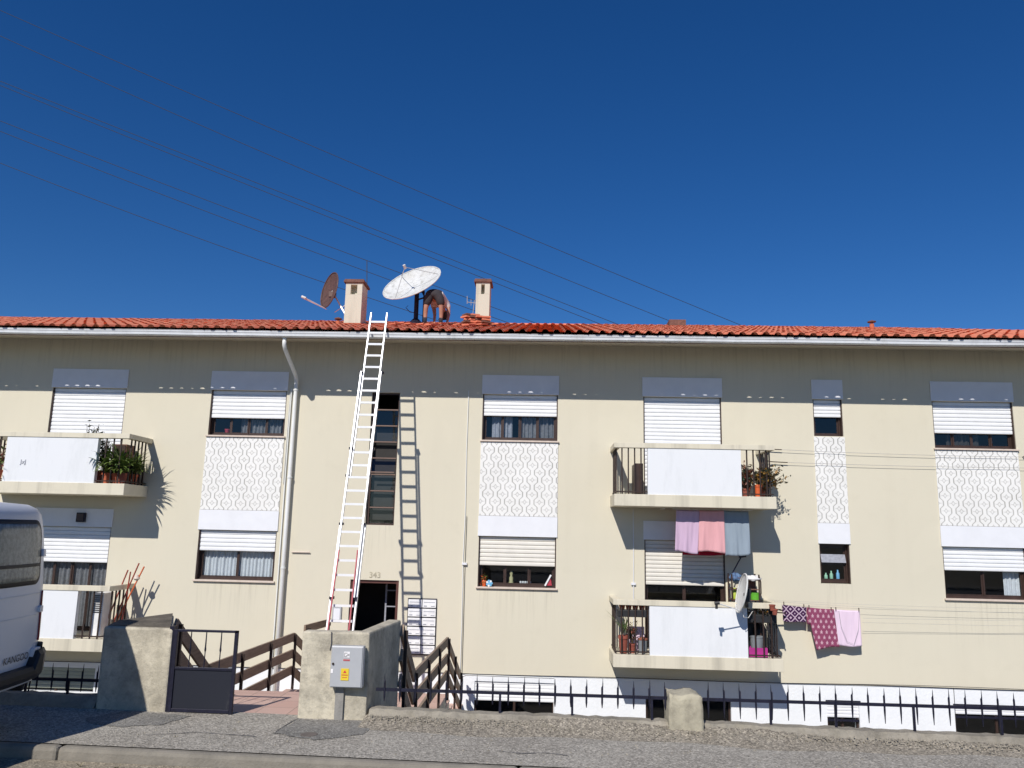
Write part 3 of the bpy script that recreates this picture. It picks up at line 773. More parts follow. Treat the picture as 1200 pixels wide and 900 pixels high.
# numerals
def text(body, size, origin, parent, m, name='numerals', rot=(rad(90), 0, 0), ext=.004):
    cu = bpy.data.curves.new(name, 'FONT'); cu.body = body; cu.size = size; cu.extrude = ext; cu.align_x = 'CENTER'
    tmp = bpy.data.objects.new('tmp', cu); COL.objects.link(tmp)
    dg = bpy.context.evaluated_depsgraph_get(); me = bpy.data.meshes.new_from_object(tmp.evaluated_get(dg))
    bpy.data.objects.remove(tmp)
    from mathutils import Euler
    me.transform(Euler(rot).to_matrix().to_4x4()); me.transform(Matrix.Translation(Vector(origin)-ORG.get(parent.name, Vector())))
    me.materials.clear(); me.materials.append(M[m])
    o = link(bpy.data.objects.new(name, me)); o.parent = parent; ORG[o.name] = ORG.get(parent.name, Vector()); return o
text('343', .15, (-3.14, FY-.006, .775), bd, 'numb', 'house_number')
# basement windows
for (x0, x1, z0, z1), zsh, m in zip(base, (-1.36, -1.25, -1.46, -1.34, -1.38), ('shut', 'curtd', 'boxw', 'boxw', 'shutr')):
    y = FY-.012
    w = .035
    f = B().box(x0+.001, x0+w, y+.05, y+.1, z0, z1).box(x1-w, x1-.001, y+.05, y+.1, z0, z1).box(x0+w, x1-w, y+.05, y+.1, z1-w, z1-.001).box((x0+x1)/2-.02, (x0+x1)/2+.02, y+.06, y+.09, z0, z1-w).build('basement_window', 'frame', bd)
    B().box(x0+w, x1-w, y+.072, y+.078, z0, z1-w).build('pane', 'glass', f)
    slats(x0+.002, x1-.002, zsh, z1-.002, y+.03, .06, .01).build('shutter', m, f)
    if m == 'boxw': B().box(x0-.02, x1+.02, y-.03, y-.001, z1-.02, z1+.02).box(x0+.01, x1-.01, y+.0, y+.015, zsh-.06, zsh-.02).build('lintel', 'iron', f)
# conduits and cables on the facade (parts of the building)
def fc(name, pts, r, m='cable', n=6): B().tube(pts, r, n).build(name, m, bd)
y = FY-.02
fc('wall_cable', [(-1.48, y, 4.37), (-1.485, y, 3.2), (-1.47, y, 2.0), (-1.485, y, 1.2), (-1.47, y, .0), (-1.475, y, -1.1), (-1.48, y, -2.3)], .008, 'pipe')
fc('wall_cable', [(-1.44, y, 1.95), (-1.445, y, .9), (-1.44, y, .0), (-1.44, y, -.9)], .004)
fc('wall_cable', [(-1.44, y, -1.0), (-1.42, y, -.94), (-1.36, y, -.915), (.25, y, -.925), (.25, y, -1.6)], .008, 'pipe')
fc('wall_cable', [(x, y-.01, -.885-.012*math.sin((x+12)*.7)**2) for x in [-12+i*.5 for i in range(57)]], .007)
fc('wall_cable', [(x, y-.02, -.865-.03*math.sin((x)*.45)**2) for x in [2+i*.5 for i in range(28)]], .005)
fc('wall_cable', [(7.39, y, -.89), (7.385, y, -1.5)], .005)
fc('wall_cable', [(1.70, y, 2.15), (1.705, y, 1.2), (1.70, y, .72), (1.70, y, .6), (1.70, y, -.3)], .008, 'boxw')
fc('wall_cable', [(-5.0, y, 4.25), (-5.005, y, 3.5), (-5.01, y, 2.5)], .006, 'pipe')
B().box(1.66, 1.74, FY-.04, FY-.001, .76, .80).build('cable_box', 'boxw', bd)
B().box(-1.50, -1.41, FY-.05, FY-.001, 1.05, 1.09).build('cable_box', 'boxw', bd)
fc('wall_cable', [(-4.75, y-.01, 1.21), (-4.4, y-.015, 1.215)], .012, 'sill')
ic = B().box(-3.90, -3.73, FY-.035, FY-.001, -.03, .235).build('intercom', 'cab', bd, .005)
B().box(-3.875, -3.755, FY-.04, FY-.0355, .0, .2).build('intercom_plate', 'boxw', ic)
# downpipe
pp = B().tube([(-4.87, 14.42, 5.16), (-4.87, 14.43, 5.02), (-4.87, 14.5, 4.95), (-4.87, 15.22, 4.60), (-4.87, 15.3, 4.52), (-4.87, 15.31, 4.4), (-4.87, 15.31, 2), (-4.87, 15.31, -2.4)], .038, 14).build('downpipe', 'pipe', bd, smooth=True)
for z in (4.3, 2.6, .9, -.7): B().lathe((-4.87, 15.31, z), [(.047, 0), (.049, .03)], 14).box(-4.9, -4.84, 15.36, FY-.001, z, z+.03).build('bracket', 'pipe', pp)
pp2 = B().tube([(-4.97, 15.36, 4.35), (-4.975, 15.37, 2), (-4.97, 15.37, -2.4)], .012, 8).build('wall_cable', 'pipe', bd)

# eaves: soffit, gutter
YE = 14.56
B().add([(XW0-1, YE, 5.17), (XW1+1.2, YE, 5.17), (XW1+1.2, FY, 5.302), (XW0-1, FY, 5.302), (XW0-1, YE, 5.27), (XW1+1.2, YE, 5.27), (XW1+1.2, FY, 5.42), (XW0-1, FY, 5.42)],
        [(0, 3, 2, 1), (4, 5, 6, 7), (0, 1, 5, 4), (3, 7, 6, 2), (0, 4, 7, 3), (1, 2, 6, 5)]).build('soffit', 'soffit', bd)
gp = [(14.43, 5.170), (14.43, 5.162), (14.42, 5.155), (14.335, 5.155), (14.322, 5.165), (14.315, 5.20), (14.300, 5.225), (14.300, 5.243), (14.29, 5.247), (14.296, 5.252), (14.308, 5.247), (14.308, 5.225), (14.325, 5.20), (14.33, 5.164), (14.424, 5.162), (14.424, 5.170)]
b = B(); xs = [XW0-1+i*1.0 for i in range(36)]; rnd = random.Random(3)
vs = []
for x in xs:
    dz = rnd.uniform(-.004, .004)
    for (yy, zz) in gp: vs.append((x, yy, zz+dz))
k = len(gp); fs = [(i*k+j, (i+1)*k+j, (i+1)*k+(j+1) % k, i*k+(j+1) % k) for i in range(len(xs)-1) for j in range(k)]
B().add(vs, fs).build('gutter', 'gutter', bd)

# roof tiles (real relief)
SL = .280; Y0 = 14.30; YR = 22.0; ZE = 5.285
def rz(y): return ZE+SL*(y-Y0)
XE = 18.1
pitch = .21; npc = 8; rows = 22; RL = (YR-Y0)/rows
cols = int((XE+17.5)/pitch)
prof = []
for k in range(npc):
    u = k/npc
    h = math.sqrt(max(0, 1-((u-.3)/.3)**2))*.047 if u < .6 else 0
    prof.append(h)
vs = []; fs = []
nx = cols*npc+1
rr = random.Random(11); coff = [[rr.uniform(-.006, .006) for _ in range(cols+1)] for _ in range(rows)]; csh = [[rr.uniform(-.018, .018) for _ in range(cols+1)] for _ in range(rows)]
for r_ in range(rows):
    for (e, lift) in ((0, .014), (1, .0)):
        for i in range(nx):
            x = -17.5+i*pitch/npc; ci = min(cols, i//npc)
            yy = Y0+(r_+e)*RL-(.05 if e == 0 else 0)+(csh[r_][ci] if e == 0 else 0)
            xm = XE-max(0, yy-Y0)
            z = rz(yy)+prof[i % npc]+lift+coff[r_][ci]
            if x > xm: x = xm; z = rz(yy)
            vs.append((x, yy, z))
for r_ in range(rows):
    a = r_*2*nx
    for i in range(nx-1):
        if vs[a+i][0] >= XE-max(0, vs[a+i][1]-Y0)-1e-6 : continue
        fs.append((a+i, a+i+1, a+nx+i+1, a+nx+i))
        if r_ > 0: fs.append((a-nx+i, a-nx+i+1, a+i+1, a+i))
roof = meshobj('roof_tiles', vs, fs, M['tiles'], bd, smooth=False)
# eaves lip thickness: dark underside board, back slope and hip
B().add([(-17.5, Y0+.22, rz(Y0+.22)-.03), (XE-.22, Y0+.22, rz(Y0+.22)-.03), (XE-7.7, YR, rz(YR)-.05), (-17.5, YR, rz(YR)-.05)], [(0, 1, 2, 3)]).build('roof_deck', 'terrad', bd)
B().add([(-17.5, YR, rz(YR)), (XE-7.7, YR, rz(YR)), (XE, YR+7.7, rz(Y0)), (-17.5, YR+7.7, rz(Y0))], [(0, 1, 2, 3)]).add([(XE, Y0, rz(Y0)), (XE, YR+7.7, rz(Y0)), (XE-7.7, YR, rz(YR))], [(0, 1, 2)]).build('roof_back', 'tiles', bd)
B().add([(XW0-.2, YR, rz(YR)-.06), (XW0-.2, Y0+.3, rz(Y0)), (XW0-.2, YR+7.4, rz(Y0))], [(0, 1, 2)]).build('gable_wall', 'stucco', bd)
b = B(); x = -17.5
while x < XE-7.7:
    n = 7; vs_ = []
    for xx, r1 in ((x, .075), (x+.44, .062)):
        for j in range(n): t = math.pi*j/(n-1); vs_.append((xx, YR-math.cos(t)*r1*1.1, rz(YR)-.03+math.sin(t)*r1+rnd.uniform(-.002, .002)))
    b.add(vs_, [(j, j+1, n+j+1, n+j) for j in range(n-1)]+[tuple(range(n))]); x += .40
k = 0
while k < 26:
    p0 = Vector((XE-7.7+k*.29, YR-k*.29, 0)); p0.z = rz(p0.y)
    p1 = Vector((XE-7.7+(k+1.1)*.29, YR-(k+1.1)*.29, 0)); p1.z = rz(p1.y)
    b.tube([p0+Vector((0, 0, -.05)), p1+Vector((0, 0, -.04))], [.075, .08], 8); k += 1
b.build('ridge_tiles', 'tiles', roof)
# broken / displaced tiles scattered near the edge
b = B()
for i in range(16):
    x = random.uniform(-3.4, -.8); yy = random.uniform(15.2, 17.4); b.bar((x, yy, rz(yy)+.10), (x+.12, yy+.3, rz(yy+.3)+.09), .16, .02)
b.build('loose_tiles', 'tiles', roof)

# chimneys (parts of the roof)
def chimney(x0, x1, y0, y1, zt):
    zb = rz(y0)-.1
    c = B().box(x0, x1, y0, y1, zb, zt-.34).box(x0, x0+.12, y0, y1, zt-.34, zt-.06).box(x1-.12, x1, y0, y1, zt-.34, zt-.06).box(x0+.12, x1-.12, y0+.18, y0+.22, zt-.34, zt-.06).box(x0+.12, x1-.12, y0, y1, zt-.11, zt-.06).build('chimney', 'chim', bd, .004)
    B().box(x0-.045, x1+.045, y0-.045, y1+.045, zt-.06, zt-.01).box(x0-.03, x1+.03, y0-.03, y1+.03, zt-.01, zt+.02).build('chimney_cap', 'capb', c, .006)
    B().box(x0-.02, x1+.02, y0-.04, y1, zb, rz(y0)+.06).build('flashing', 'terra', c)
chimney(-4.66, -4.27, 17.8, 18.35, 7.36)
chimney(-1.62, -1.30, 17.8, 18.25, 7.40)
def vent(p, h, r):
    v = B().lathe((p.x, p.y, rz(p.y)-.02), [(r, 0), (r*.9, h), ], 14).build('roof_vent', 'terra', bd, smooth=True)
    B().lathe((p.x, p.y, rz(p.y)-.02+h+.04), [(r*1.7, 0), (r*1.75, .02), (r*.4, .05)], 14).lathe((p.x, p.y, rz(p.y)+h-.03), [(r*.5, 0), (r*.5, .06)], 8).build('vent_cap', 'capb', v)
vent(at(396, 380, 17.6), .13, .05); vent(at(1022, 386, 18.4), .20, .055)
p = at(792, 381, 21.3); B().box(p.x-.22, p.x+.22, 21.0, 21.5, rz(21.2)-.05, 7.37).build('roof_hatch', 'capb', bd)

# balconies
def balcony(X0, X1, P0, P1, zf, right_open=True):
    """zf: floor top z; front at 14.5"""
    y0 = 14.5
    s = B().box(X0, X1, y0, FY-.001, zf-.21, zf).build('balcony', 'balc', bd, .006)
    zt = zf+.92
    B().box(X0, X1, y0, y0+.13, zt-.09, zt).box(X0, X0+.11, y0+.13, FY-.001, zt-.09, zt).box(X1-.11, X1, y0+.13, FY-.001, zt-.09, zt).build('parapet_cap', 'balc', s, .005)
    B().box(P0, P1, y0+.015, y0+.11, zf, zt-.09).build('parapet_panel', 'panel', s)
    def bars(xa, xb, xx):
        b = B()
        n = max(2, round((xb-xa)/.125))
        for i in range(1, n): b.box(xa+(xb-xa)*i/n-.0115, xa+(xb-xa)*i/n+.0115, y0+.05, y0+.068, zf+.0, zt-.09)
        b.box(xa, xb, y0+.048, y0+.07, zf+.035, zf+.055)
        for i in range(1, 6): yy = y0+.06+i*.135; b.box(xx-.0115, xx+.0115, yy-.0115, yy+.0115, zf, zt-.09)
        b.box(xx-.009, xx+.009, y0+.0701, FY-.001, zf+.035, zf+.055)
        b.build('railing', 'rail', s)
    bars(X0+.03, P0, X0+.05); bars(P1, X1-.03, X1-.05)
    # wall-side piers under the cap
    return s
UR = balcony(1.27, 4.13, 1.87, 3.53, 2.39)
LR = balcony(1.25, 4.15, 1.88, 3.56, -.36)
UL = balcony(-10.57, -7.66, -9.98, -8.25, 2.39)
LL = balcony(-10.62, -7.72, -9.98, -8.30, -.36)
# faint scrawl on the upper left parapet
text('JxJ', .11, (-9.62, 14.512, 2.72), bd, 'curtd', 'graffiti')

# ------------------------------------------------------------------ mailboxes
mb = thing('mailbox_bank', (-2.22, FY-.05, -.1), 'bank of twelve white mailboxes in a dark frame right of the entrance', 'mailboxes')
B().box(-2.49, -1.95, FY-.03, FY-.001, -.59, .42).build('mailbox_frame', 'iron', mb)
for i in range(2):
    for j in range(6):
        x = -2.48+i*.265; z = -.575+j*.165
        m_ = B().box(x+.005, x+.258, FY-.06, FY-.0305, z+.008, z+.150).build('mailbox', 'plastw', mb, .003)
        B().box(x+.03, x+.235, FY-.0625, FY-.0605, z+.098, z+.108).box(x+.03, x+.09, FY-.0625, FY-.0605, z+.028, z+.045).box(x+.165, x+.235, FY-.0625, FY-.0605, z+.028, z+.04).build('slot_and_label', 'curtd', m_)

# ------------------------------------------------------------------ ladder
ld = thing('extension_ladder', (-3.1, 12.55, -.75), 'tall aluminium extension ladder with red lower section leaning on the roof gutter', 'ladder')
A0 = Vector((-3.12, 12.55, -.74)); A1 = Vector((-3.085, 14.265, 5.62))
ax = (A1-A0).normalized(); nrm = Vector((1, 0, 0)).cross(ax).normalized()   # +-y side
if nrm.y > 0: nrm = -nrm
def lad(z): t = (z-A0.z)/(A1.z-A0.z); return A0.lerp(A1, t)
def section(z0, z1, hw, off, rw, rd, m, rungs, mr='alu'):
    for sgn in (-1, 1):
        p = lad(z0)+nrm*off+Vector((sgn*hw, 0, 0)); q = lad(z1)+nrm*off+Vector((sgn*hw, 0, 0))
        B().bar(p, q, rw, rd, nrm).build('rail', m, ld, .003)
    for z in rungs:
        c_ = lad(z)+nrm*off
        B().bar(c_-Vector((hw-rw/2, 0, 0)), c_+Vector((hw-rw/2, 0, 0)), .032, .036).build('rung', 'rungm', ld)
rz0 = 5.44
allr = [rz0-.225*i for i in range(29)]
section(2.55, 5.62, .148, -.03, .024, .055, 'alu', [z for z in allr if z > 2.6])
section(.6, 4.42, .177, .03, .026, .06, 'alu', [z+.0 for z in allr if .65 < z < 2.6])
section(-.74, 1.75, .205, -.03, .026, .06, 'alu', [z for z in allr if -.7 < z < .65])
for sgn in (-1, 1):
    for z in (4.42, 3.02, 2.55, 1.75, .6):
        c_ = lad(z)+Vector((sgn*.185, 0, 0)); B().box(c_.x-.03, c_.x+.03, c_.y-.05, c_.y+.05, c_.z-.02, c_.z+.02).build('clamp', 'iron', ld)
    B().bar(lad(-.72)+Vector((sgn*.205, 0, -.02)), lad(-.72)+Vector((sgn*.205, .0, -.06)), .05, .08).build('rubber_foot', 'tyre', ld)
for sgn in (-1, 1): B().bar(lad(-.6)+nrm*.07+Vector((sgn*.17, 0, 0)), lad(1.32)+nrm*.07+Vector((sgn*.15, 0, 0)), .018, .03, nrm).build('stay', 'red', ld)

# ------------------------------------------------------------------ dishes
def basis(n):
    n = Vector(n).normalized(); a = n.cross(Vector((0, 0, 1))).normalized(); return n, a, n.cross(a)
def dish(parent, c, nv, R, depth, m, seg=36, rim=True, R2=None):
    n, a, b_ = basis(nv); c = Vector(c); R2 = R2 or R
    vs = []; fs = []; K = 8
    for side in (0, 1):
        for k in range(K+1):
            r = k/K
            for j in range(seg):
                t = 2*math.pi*j/seg
                vs.append(c+a*(R*r*math.cos(t))+b_*(R2*r*math.sin(t))+n*(depth*(r*r)-depth-side*.012))
    S = (K+1)*seg
    for s in (0, 1):
        for k in range(K):
            for j in range(seg):
                q = (j+1) % seg; f = (s*S+k*seg+j, s*S+k*seg+q, s*S+(k+1)*seg+q, s*S+(k+1)*seg+j)
                fs.append(f if s == 0 else f[::-1])
    for j in range(seg):
        q = (j+1) % seg; fs.append((K*seg+j, K*seg+q, S+K*seg+q, S+K*seg+j))
    o = meshobj('reflector', vs, fs, M[m], parent, smooth=True)
    if rim:
        ring = [c+a*(R*math.cos(2*math.pi*j/seg))+b_*(R2*math.sin(2*math.pi*j/seg)) for j in range(seg+1)]
        B().tube(ring, .014, 6, cap=False).build('rim', m, o)
    return o
# large white dish
c0 = at(482.5, 331, 18.3)
t = thing('satellite_dish', (c0.x, c0.y, rz(c0.y)), 'large weathered white satellite dish on a dark mast on the roof', 'satellite dish', 'satellite dishes')
nv = Vector((-.32, -.68, .70)).normalized()
R = .735
dish(t, c0, nv, R, .16, 'dishw', 48)
fp = at(473, 313, 18.3+nv.y*.62)
fp = c0+nv*.42
for ang in (200, 320, 80):
    n_, a_, b__ = basis(nv); e = c0+a_*R*.93*math.cos(rad(ang))+b__*R*.93*math.sin(rad(ang)); B().tube([e, fp], .007, 6).build('feed_strut', 'cord', t)
B().tube([fp-nv*.04, fp+nv*.06], .035, 10).build('feed_horn', 'dishl', t)
mb_ = at(487, 380, c0.y+.05)
zroof = rz(mb_.y)
B().tube([(mb_.x, mb_.y, zroof-.05), (mb_.x, mb_.y, c0.z-.22)], .055, 10).build('mast', 'iron', t)
B().lathe((mb_.x, mb_.y, zroof-.05), [(.22, 0), (.2, .08), (.07, .22)], 12).build('mast_base', 'iron', t)
back = c0-nv*.18
B().tube([(mb_.x, mb_.y, c0.z-.24), back], .035, 8).tube([(mb_.x+.17, mb_.y+.02, c0.z-.30), back+Vector((.15, 0, .0))], .02, 8).tube([(mb_.x+.17, mb_.y, zroof-.05), (mb_.x+.17, mb_.y, c0.z-.18)], .017, 6).tube([(mb_.x, mb_.y, c0.z-.42), (mb_.x+.17, mb_.y, c0.z-.36)], .02, 6).tube([(mb_.x, mb_.y, c0.z-.24), (mb_.x+.17, mb_.y, c0.z-.2)], .02, 6).build('bracket', 'iron', t)
B().tube([(mb_.x-.05, mb_.y, zroof+.33), (mb_.x-.15, mb_.y, zroof+.34), (mb_.x-.25, mb_.y, zroof+.45), (mb_.x-.2, mb_.y, zroof+.5)], .008, 6).build('loose_cable', 'cable', t)
# brown dish
c1 = at(386, 340, 18.0)
t = thing('satellite_dish', (c1.x, c1.y, rz(c1.y)), 'rusty brown satellite dish left of the left chimney', 'satellite dish', 'satellite dishes')
nv = Vector((-.80, -.70, .16)).normalized()
dish(t, c1, nv, .40, .07, 'dishb', 32, True, .44)
lo = at(380, 361, c1.y-.05); ln = at(356, 348.5, c1.y-.45)
B().tube([lo, ln], .013, 6).tube([lo+Vector((.05, .05, -.02)), ln+Vector((0, 0, -.03))], .007, 6).build('feed_arm', 'alu', t)
B().tube([ln-Vector((.05, 0, -.02)), ln+Vector((.05, 0, -.02))], .03, 8).build('feed_horn', 'dishl', t)
q = at(406, 371, 17.9); B().tube([c1-nv*.08, q], .02, 8).tube([at(392, 366, 18.1), at(404, 358, 17.95)], .009, 6).build('mount_arm', 'alu', t)
B().box(c1.x+.0, c1.x+.14, c1.y-.02, c1.y+.12, c1.z-.16, c1.z-.03).build('mount', 'dishb', t)
# balcony dish
c2 = at(869, 695, 14.28)
t = thing('satellite_dish', (3.45, 14.4, .45), 'small grey satellite dish seen edge-on at the lower right balcony rail', 'satellite dish', 'satellite dishes')
nv = Vector((-.97, .0, .22)).normalized()
dish(t, c2, nv, .30, .05, 'dishl', 28, True, .33)
lo = at(870, 716, 14.2); ln = at(841, 707, 13.95)
B().tube([lo, ln], .009, 6).build('feed_arm', 'alu', t)
B().tube([ln-Vector((.05, 0, .0)), ln+Vector((.03, 0, .01))], .03, 8).tube([ln+Vector((-.02, 0, 0)), ln+Vector((-.02, 0, -.09))], .022, 8).build('feed_horn', 'blackp', t)
B().bar(c2-nv*.06, Vector((3.56, 14.5, .50)), .05, .05).bar(c2-nv*.1+Vector((0, 0, -.12)), c2-nv*.1+Vector((.02, 0, .1)), .08, .07, (0, 1, 0)).build('mount_arm', 'blackp', t)
B().tube([lo, lo+Vector((.02, 0, -.10)), lo+Vector((.12, .1, -.12)), lo+Vector((.22, .2, -.02))], .006, 6).build('cable', 'dishl', t)

# tv antenna + rods
p = at(560, 365, 18.0); zr = rz(18.0)
t = thing('tv_antenna', (p.x-.1, 18.0, zr), 'small tv antenna beside the right chimney', 'antenna')
B().tube([at(553, 378, 18), at(556, 352, 18)], .008, 6).tube([at(547.5, 354, 18), at(560, 355.5, 18)], .008, 6).tube([at(547.5, 347, 18), at(547.5, 356, 18)], .008, 6).tube([at(552, 351, 18), at(552, 358, 18)], .006, 6).build('antenna_frame', 'cord', t)
o = B().tube([at(430, 335, 18.1), at(430, 305, 18.1)], .009, 6).build('aerial_rod', 'cable'); rebase(o, at(430, 335, 18.1)); tag(o, 'thin upright aerial rod on the left chimney', 'aerial')
# pile of tiles
b = B(); pc = at(558, 381, 17.75); zz = rz(17.75)+.07
t = thing('tile_stack', (pc.x, 17.75, zz), 'small pile of spare red roof tiles beside the right chimney', 'roof tiles')
for i in range(14):
    l = i//4; x = pc.x-.19+(i % 4)*.13+random.uniform(-.02, .02); z = zz+.02+l*.055
    B().bar((x-.09, 17.6+random.uniform(-.05, .05), z), (x+.1, 17.72+random.uniform(-.05, .05), z+random.uniform(-.01, .02)), .2, .035).build('tile', 'tiles' if i % 3 else 'capb', t)

# ------------------------------------------------------------------ overhead wires
WR = [
 [(0, 191), (116.7, 236), (272, 292.5), (397, 337), (450, 354), (520, 378)],
 [(0, 153.7), (136, 209), (311, 273), (450, 325.6), (521, 352), (598, 378), (640, 394)],
 [(0, 141.6), (155.6, 199), (311, 259.5), (450, 312.8), (521, 338.5), (632, 379), (670, 394)],
 [(0, 100), (194.5, 181), (311, 227), (450, 280), (562, 325.5), (709, 382), (740, 394)],
 [(0, 95), (194.5, 172.5), (311, 219), (450, 273), (562, 318), (727, 381.5), (760, 394)],
 [(0, 42), (78, 78.6), (233, 146.7), (450, 239), (620, 309), (791, 378), (830, 394)],
 [(0, 12), (78, 49.5), (272, 131), (450, 207), (660, 296), (872, 382), (900, 394)]]
names = ['lowest overhead wire, crossing the sky down to the brown dish', 'second lowest overhead wire, passing behind the big white dish', 'third overhead wire from the bottom, just above its neighbour at the white dish',
         'lower wire of the close pair passing over the right chimney', 'upper wire of the close pair passing over the right chimney', 'second highest overhead wire, ending at the roof hatch', 'highest overhead wire, ending furthest right on the ridge']
for wpts, lb in zip(WR, names):
    # smooth quadratic fit
    n_ = len(wpts); sx = [p[0] for p in wpts]
    def lag(x):
        # quadratic through first, middle, last
        (xa, ya), (xb, yb), (xc, yc) = wpts[0], wpts[n_//2], wpts[-1]
        return ya*(x-xb)*(x-xc)/((xa-xb)*(xa-xc))+yb*(x-xa)*(x-xc)/((xb-xa)*(xb-xc))+yc*(x-xa)*(x-xb)/((xc-xa)*(xc-xb))
    xa, xc = -220, wpts[-1][0]+40
    P_ = []
    for i in range(25):
        x = xa+(xc-xa)*i/24; u = (x+220)/1100
        P_.append(at(x, lag(x), 30+8*u))
    o = B().tube(P_, .013, 6).build('overhead_wire', 'wire'); rebase(o, P_[12])
    tag(o, lb, 'wire', 'overhead wires across the sky')

# ------------------------------------------------------------------ laundry
def cloth(name, c00, c10, c01, c11, m, label, cat, group, amp=.012, waves=5, over=.0, seed=0, y=14.0, zfold=None):
    """corner points (x,z): top-left, top-right, bottom-left, bottom-right"""
    r = random.Random(seed); nx, nz = 30, 22; vs = []; fs = []
    ph = r.random()*6
    for j in range(nz+1):
        v = j/nz
        for i in range(nx+1):
            u = i/nx
            x = (c00[0]*(1-u)+c10[0]*u)*(1-v)+(c01[0]*(1-u)+c11[0]*u)*v
            z = (c00[1]*(1-u)+c10[1]*u)*(1-v)+(c01[1]*(1-u)+c11[1]*u)*v
            z += -.006*math.sin(u*math.pi)*(1-v)+.012*v*math.sin(u*5+ph)
            w = amp*(.2+.8*v)*(math.sin(u*waves*3.1+ph+v*1.7)+.5*math.sin(u*waves*7.3+ph*2-v*2)+.25*math.sin(u*37+v*3+ph))
            vs.append((x, y-w, z))
    n0 = nx+1
    for j in range(nz):
        for i in range(nx): a = j*n0+i; fs.append((a, a+n0, a+n0+1, a+1))
    # short fold over the line behind
    k = len(vs)
    if over:
        for j in range(1, 6):
            for i in range(n0):
                p = vs[i]; vs.append((p[0], p[1]+.022+.012*min(1, j/2), p[2]-over*j/5))
        for i in range(nx): fs.append((i, i+1, k+i+1, k+i))
        for j in range(4):
            for i in range(nx): a = k+j*n0+i; fs.append((a, a+1, a+1+n0, a+n0))
    o = meshobj(name, vs, fs, M[m], smooth=True); rebase(o, ((c00[0]+c10[0])/2, y, max(c00[1], c10[1])))
    s = o.modifiers.new('solid', 'SOLIDIFY'); s.thickness = .004
    return tag(o, label, cat, group)
def T(px, py, d): p = at(px, py, d); return (p.x, p.z)
yt = 14.8
G1 = 'laundry under the upper right balcony'
cloth('towel', T(792.5, 597, yt), T(820, 598, yt), T(791, 646, yt), T(818, 649, yt), 'lilac', 'lilac towel hanging leftmost under the upper right balcony', 'towel', G1, .010, 4, .3, 1, yt)
cloth('towel', T(819.5, 598, yt), T(848, 598, yt), T(818, 646, yt), T(850, 648, yt), 'pinkt', 'salmon pink towel hanging between the lilac and the grey towels', 'towel', G1, .010, 3, .3, 2, yt-.02)
cloth('towel', T(847.5, 598, yt), T(877, 599, yt), T(850, 652, yt), T(880, 650, yt), 'bluet', 'blue grey towel hanging rightmost under the upper right balcony', 'towel', G1, .011, 4, .3, 3, yt)
cloth('cloth', T(797, 600, yt+.12), T(848, 600, yt+.12), T(800, 651, yt+.12), T(850, 650, yt+.12), 'redt', 'dark crimson cloth hanging just behind the pink towel', 'cloth', G1, .012, 5, 0, 4, yt+.12)
t = thing('clothesline', (2.9, 14.3, 2.1), 'short clothesline with arms under the upper right balcony', 'clothesline')
zl = T(792, 596.5, yt)[1]
B().tube([at(788, 596.3, yt), at(882, 598.2, yt)], .005, 6).build('line', 'plastw', t)
B().bar((2.2, yt-.02, zl), (2.2, 15.3, 2.16), .015, .015).bar((3.72, yt-.02, zl-.0), (3.72, 15.3, 2.16), .015, .015).build('arm', 'alu', t)
yt = 15.2
G2 = 'laundry on the long line beside the lower right balcony'
cloth('cloth', T(917, 708.5, yt), T(945, 711.5, yt), T(918, 727.5, yt), T(944.5, 730, yt), 'purp', 'small dark purple cloth with a white geometric pattern on the long clothesline', 'cloth', G2, .004, 2, .16, 5, yt)
cloth('cloth', T(945.5, 711.5, yt), T(977, 714, yt), T(957, 761, yt), T(984, 758, yt), 'maroon', 'long plum cloth with white motifs on the long clothesline', 'cloth', G2, .008, 2, .3, 6, yt)
cloth('cloth', T(977.5, 714, yt), T(1007.5, 715.5, yt), T(983, 757, yt), T(1010, 757.5, yt), 'palepink', 'pale pink cloth at the right end of the laundry on the long clothesline', 'cloth', G2, .006, 1.5, .3, 7, yt)
t = thing('clothesline', (6.0, 14.75, .45), 'long wall clothesline running right from the lower right balcony', 'clothesline')
def sag(a, b_, s, n=16): return [Vector(a).lerp(Vector(b_), i/n)-Vector((0, 0, s*4*(i/n)*(1-i/n))) for i in range(n+1)]
LX = 10.6
z1_ = T(917, 708, yt)[1]; 
B().tube(sag((4.14, yt, .545), (LX, yt+.1, .46), .05), .002, 5).tube(sag((4.14, yt+.1, .56), (LX, yt+.12, .56), .05), .0015, 5).tube([at(983, 716, yt-.02), at(986, 735, yt-.03), at(993, 752, yt-.03), at(1001, 755, yt-.03), at(1006, 738, yt-.03), at(1007, 716, yt-.02)], .003, 5).tube([(5.75, yt-.1, .30), (8, yt-.1, .32), (LX, yt-.1, .42)], .002, 5).tube([(5.75, yt-.05, .22), (8, yt, .22), (LX, yt, .27)], .002, 5).build('line', 'cord', t)
B().bar((4.15, 14.5, .45), (4.16, 15.3, .45), .02, .02).bar((LX, 14.5, .45), (LX, 15.4, .45), .02, .02).bar((4.2, 15.1, .36), (4.4, 15.12, .35), .02, .02).build('arm', 'rail', t)
for i, (px, py) in enumerate([(918.5, 707), (942, 710), (948, 711), (974, 713.5), (979.5, 713.5), (1006.5, 714.5)]):
    c_ = at(px, py, yt-.015)
    if i == 0:
        pg = thing('clothes_peg', c_, 'small dark clothes peg clipped on the laundry line', 'peg', 'clothes pegs')
        B().bar(c_+Vector((-.006, 0, -.035)), c_+Vector((-.004, 0, .03)), .008, .006, (1, 0, 0)).bar(c_+Vector((.006, 0, -.035)), c_+Vector((.004, 0, .03)), .008, .006, (1, 0, 0)).build('peg_body', 'frame', pg)
    else:
        q = copy_tree(pg); q.location = c_
        for ch in [x for x in COL.objects if x.parent == q]: pass
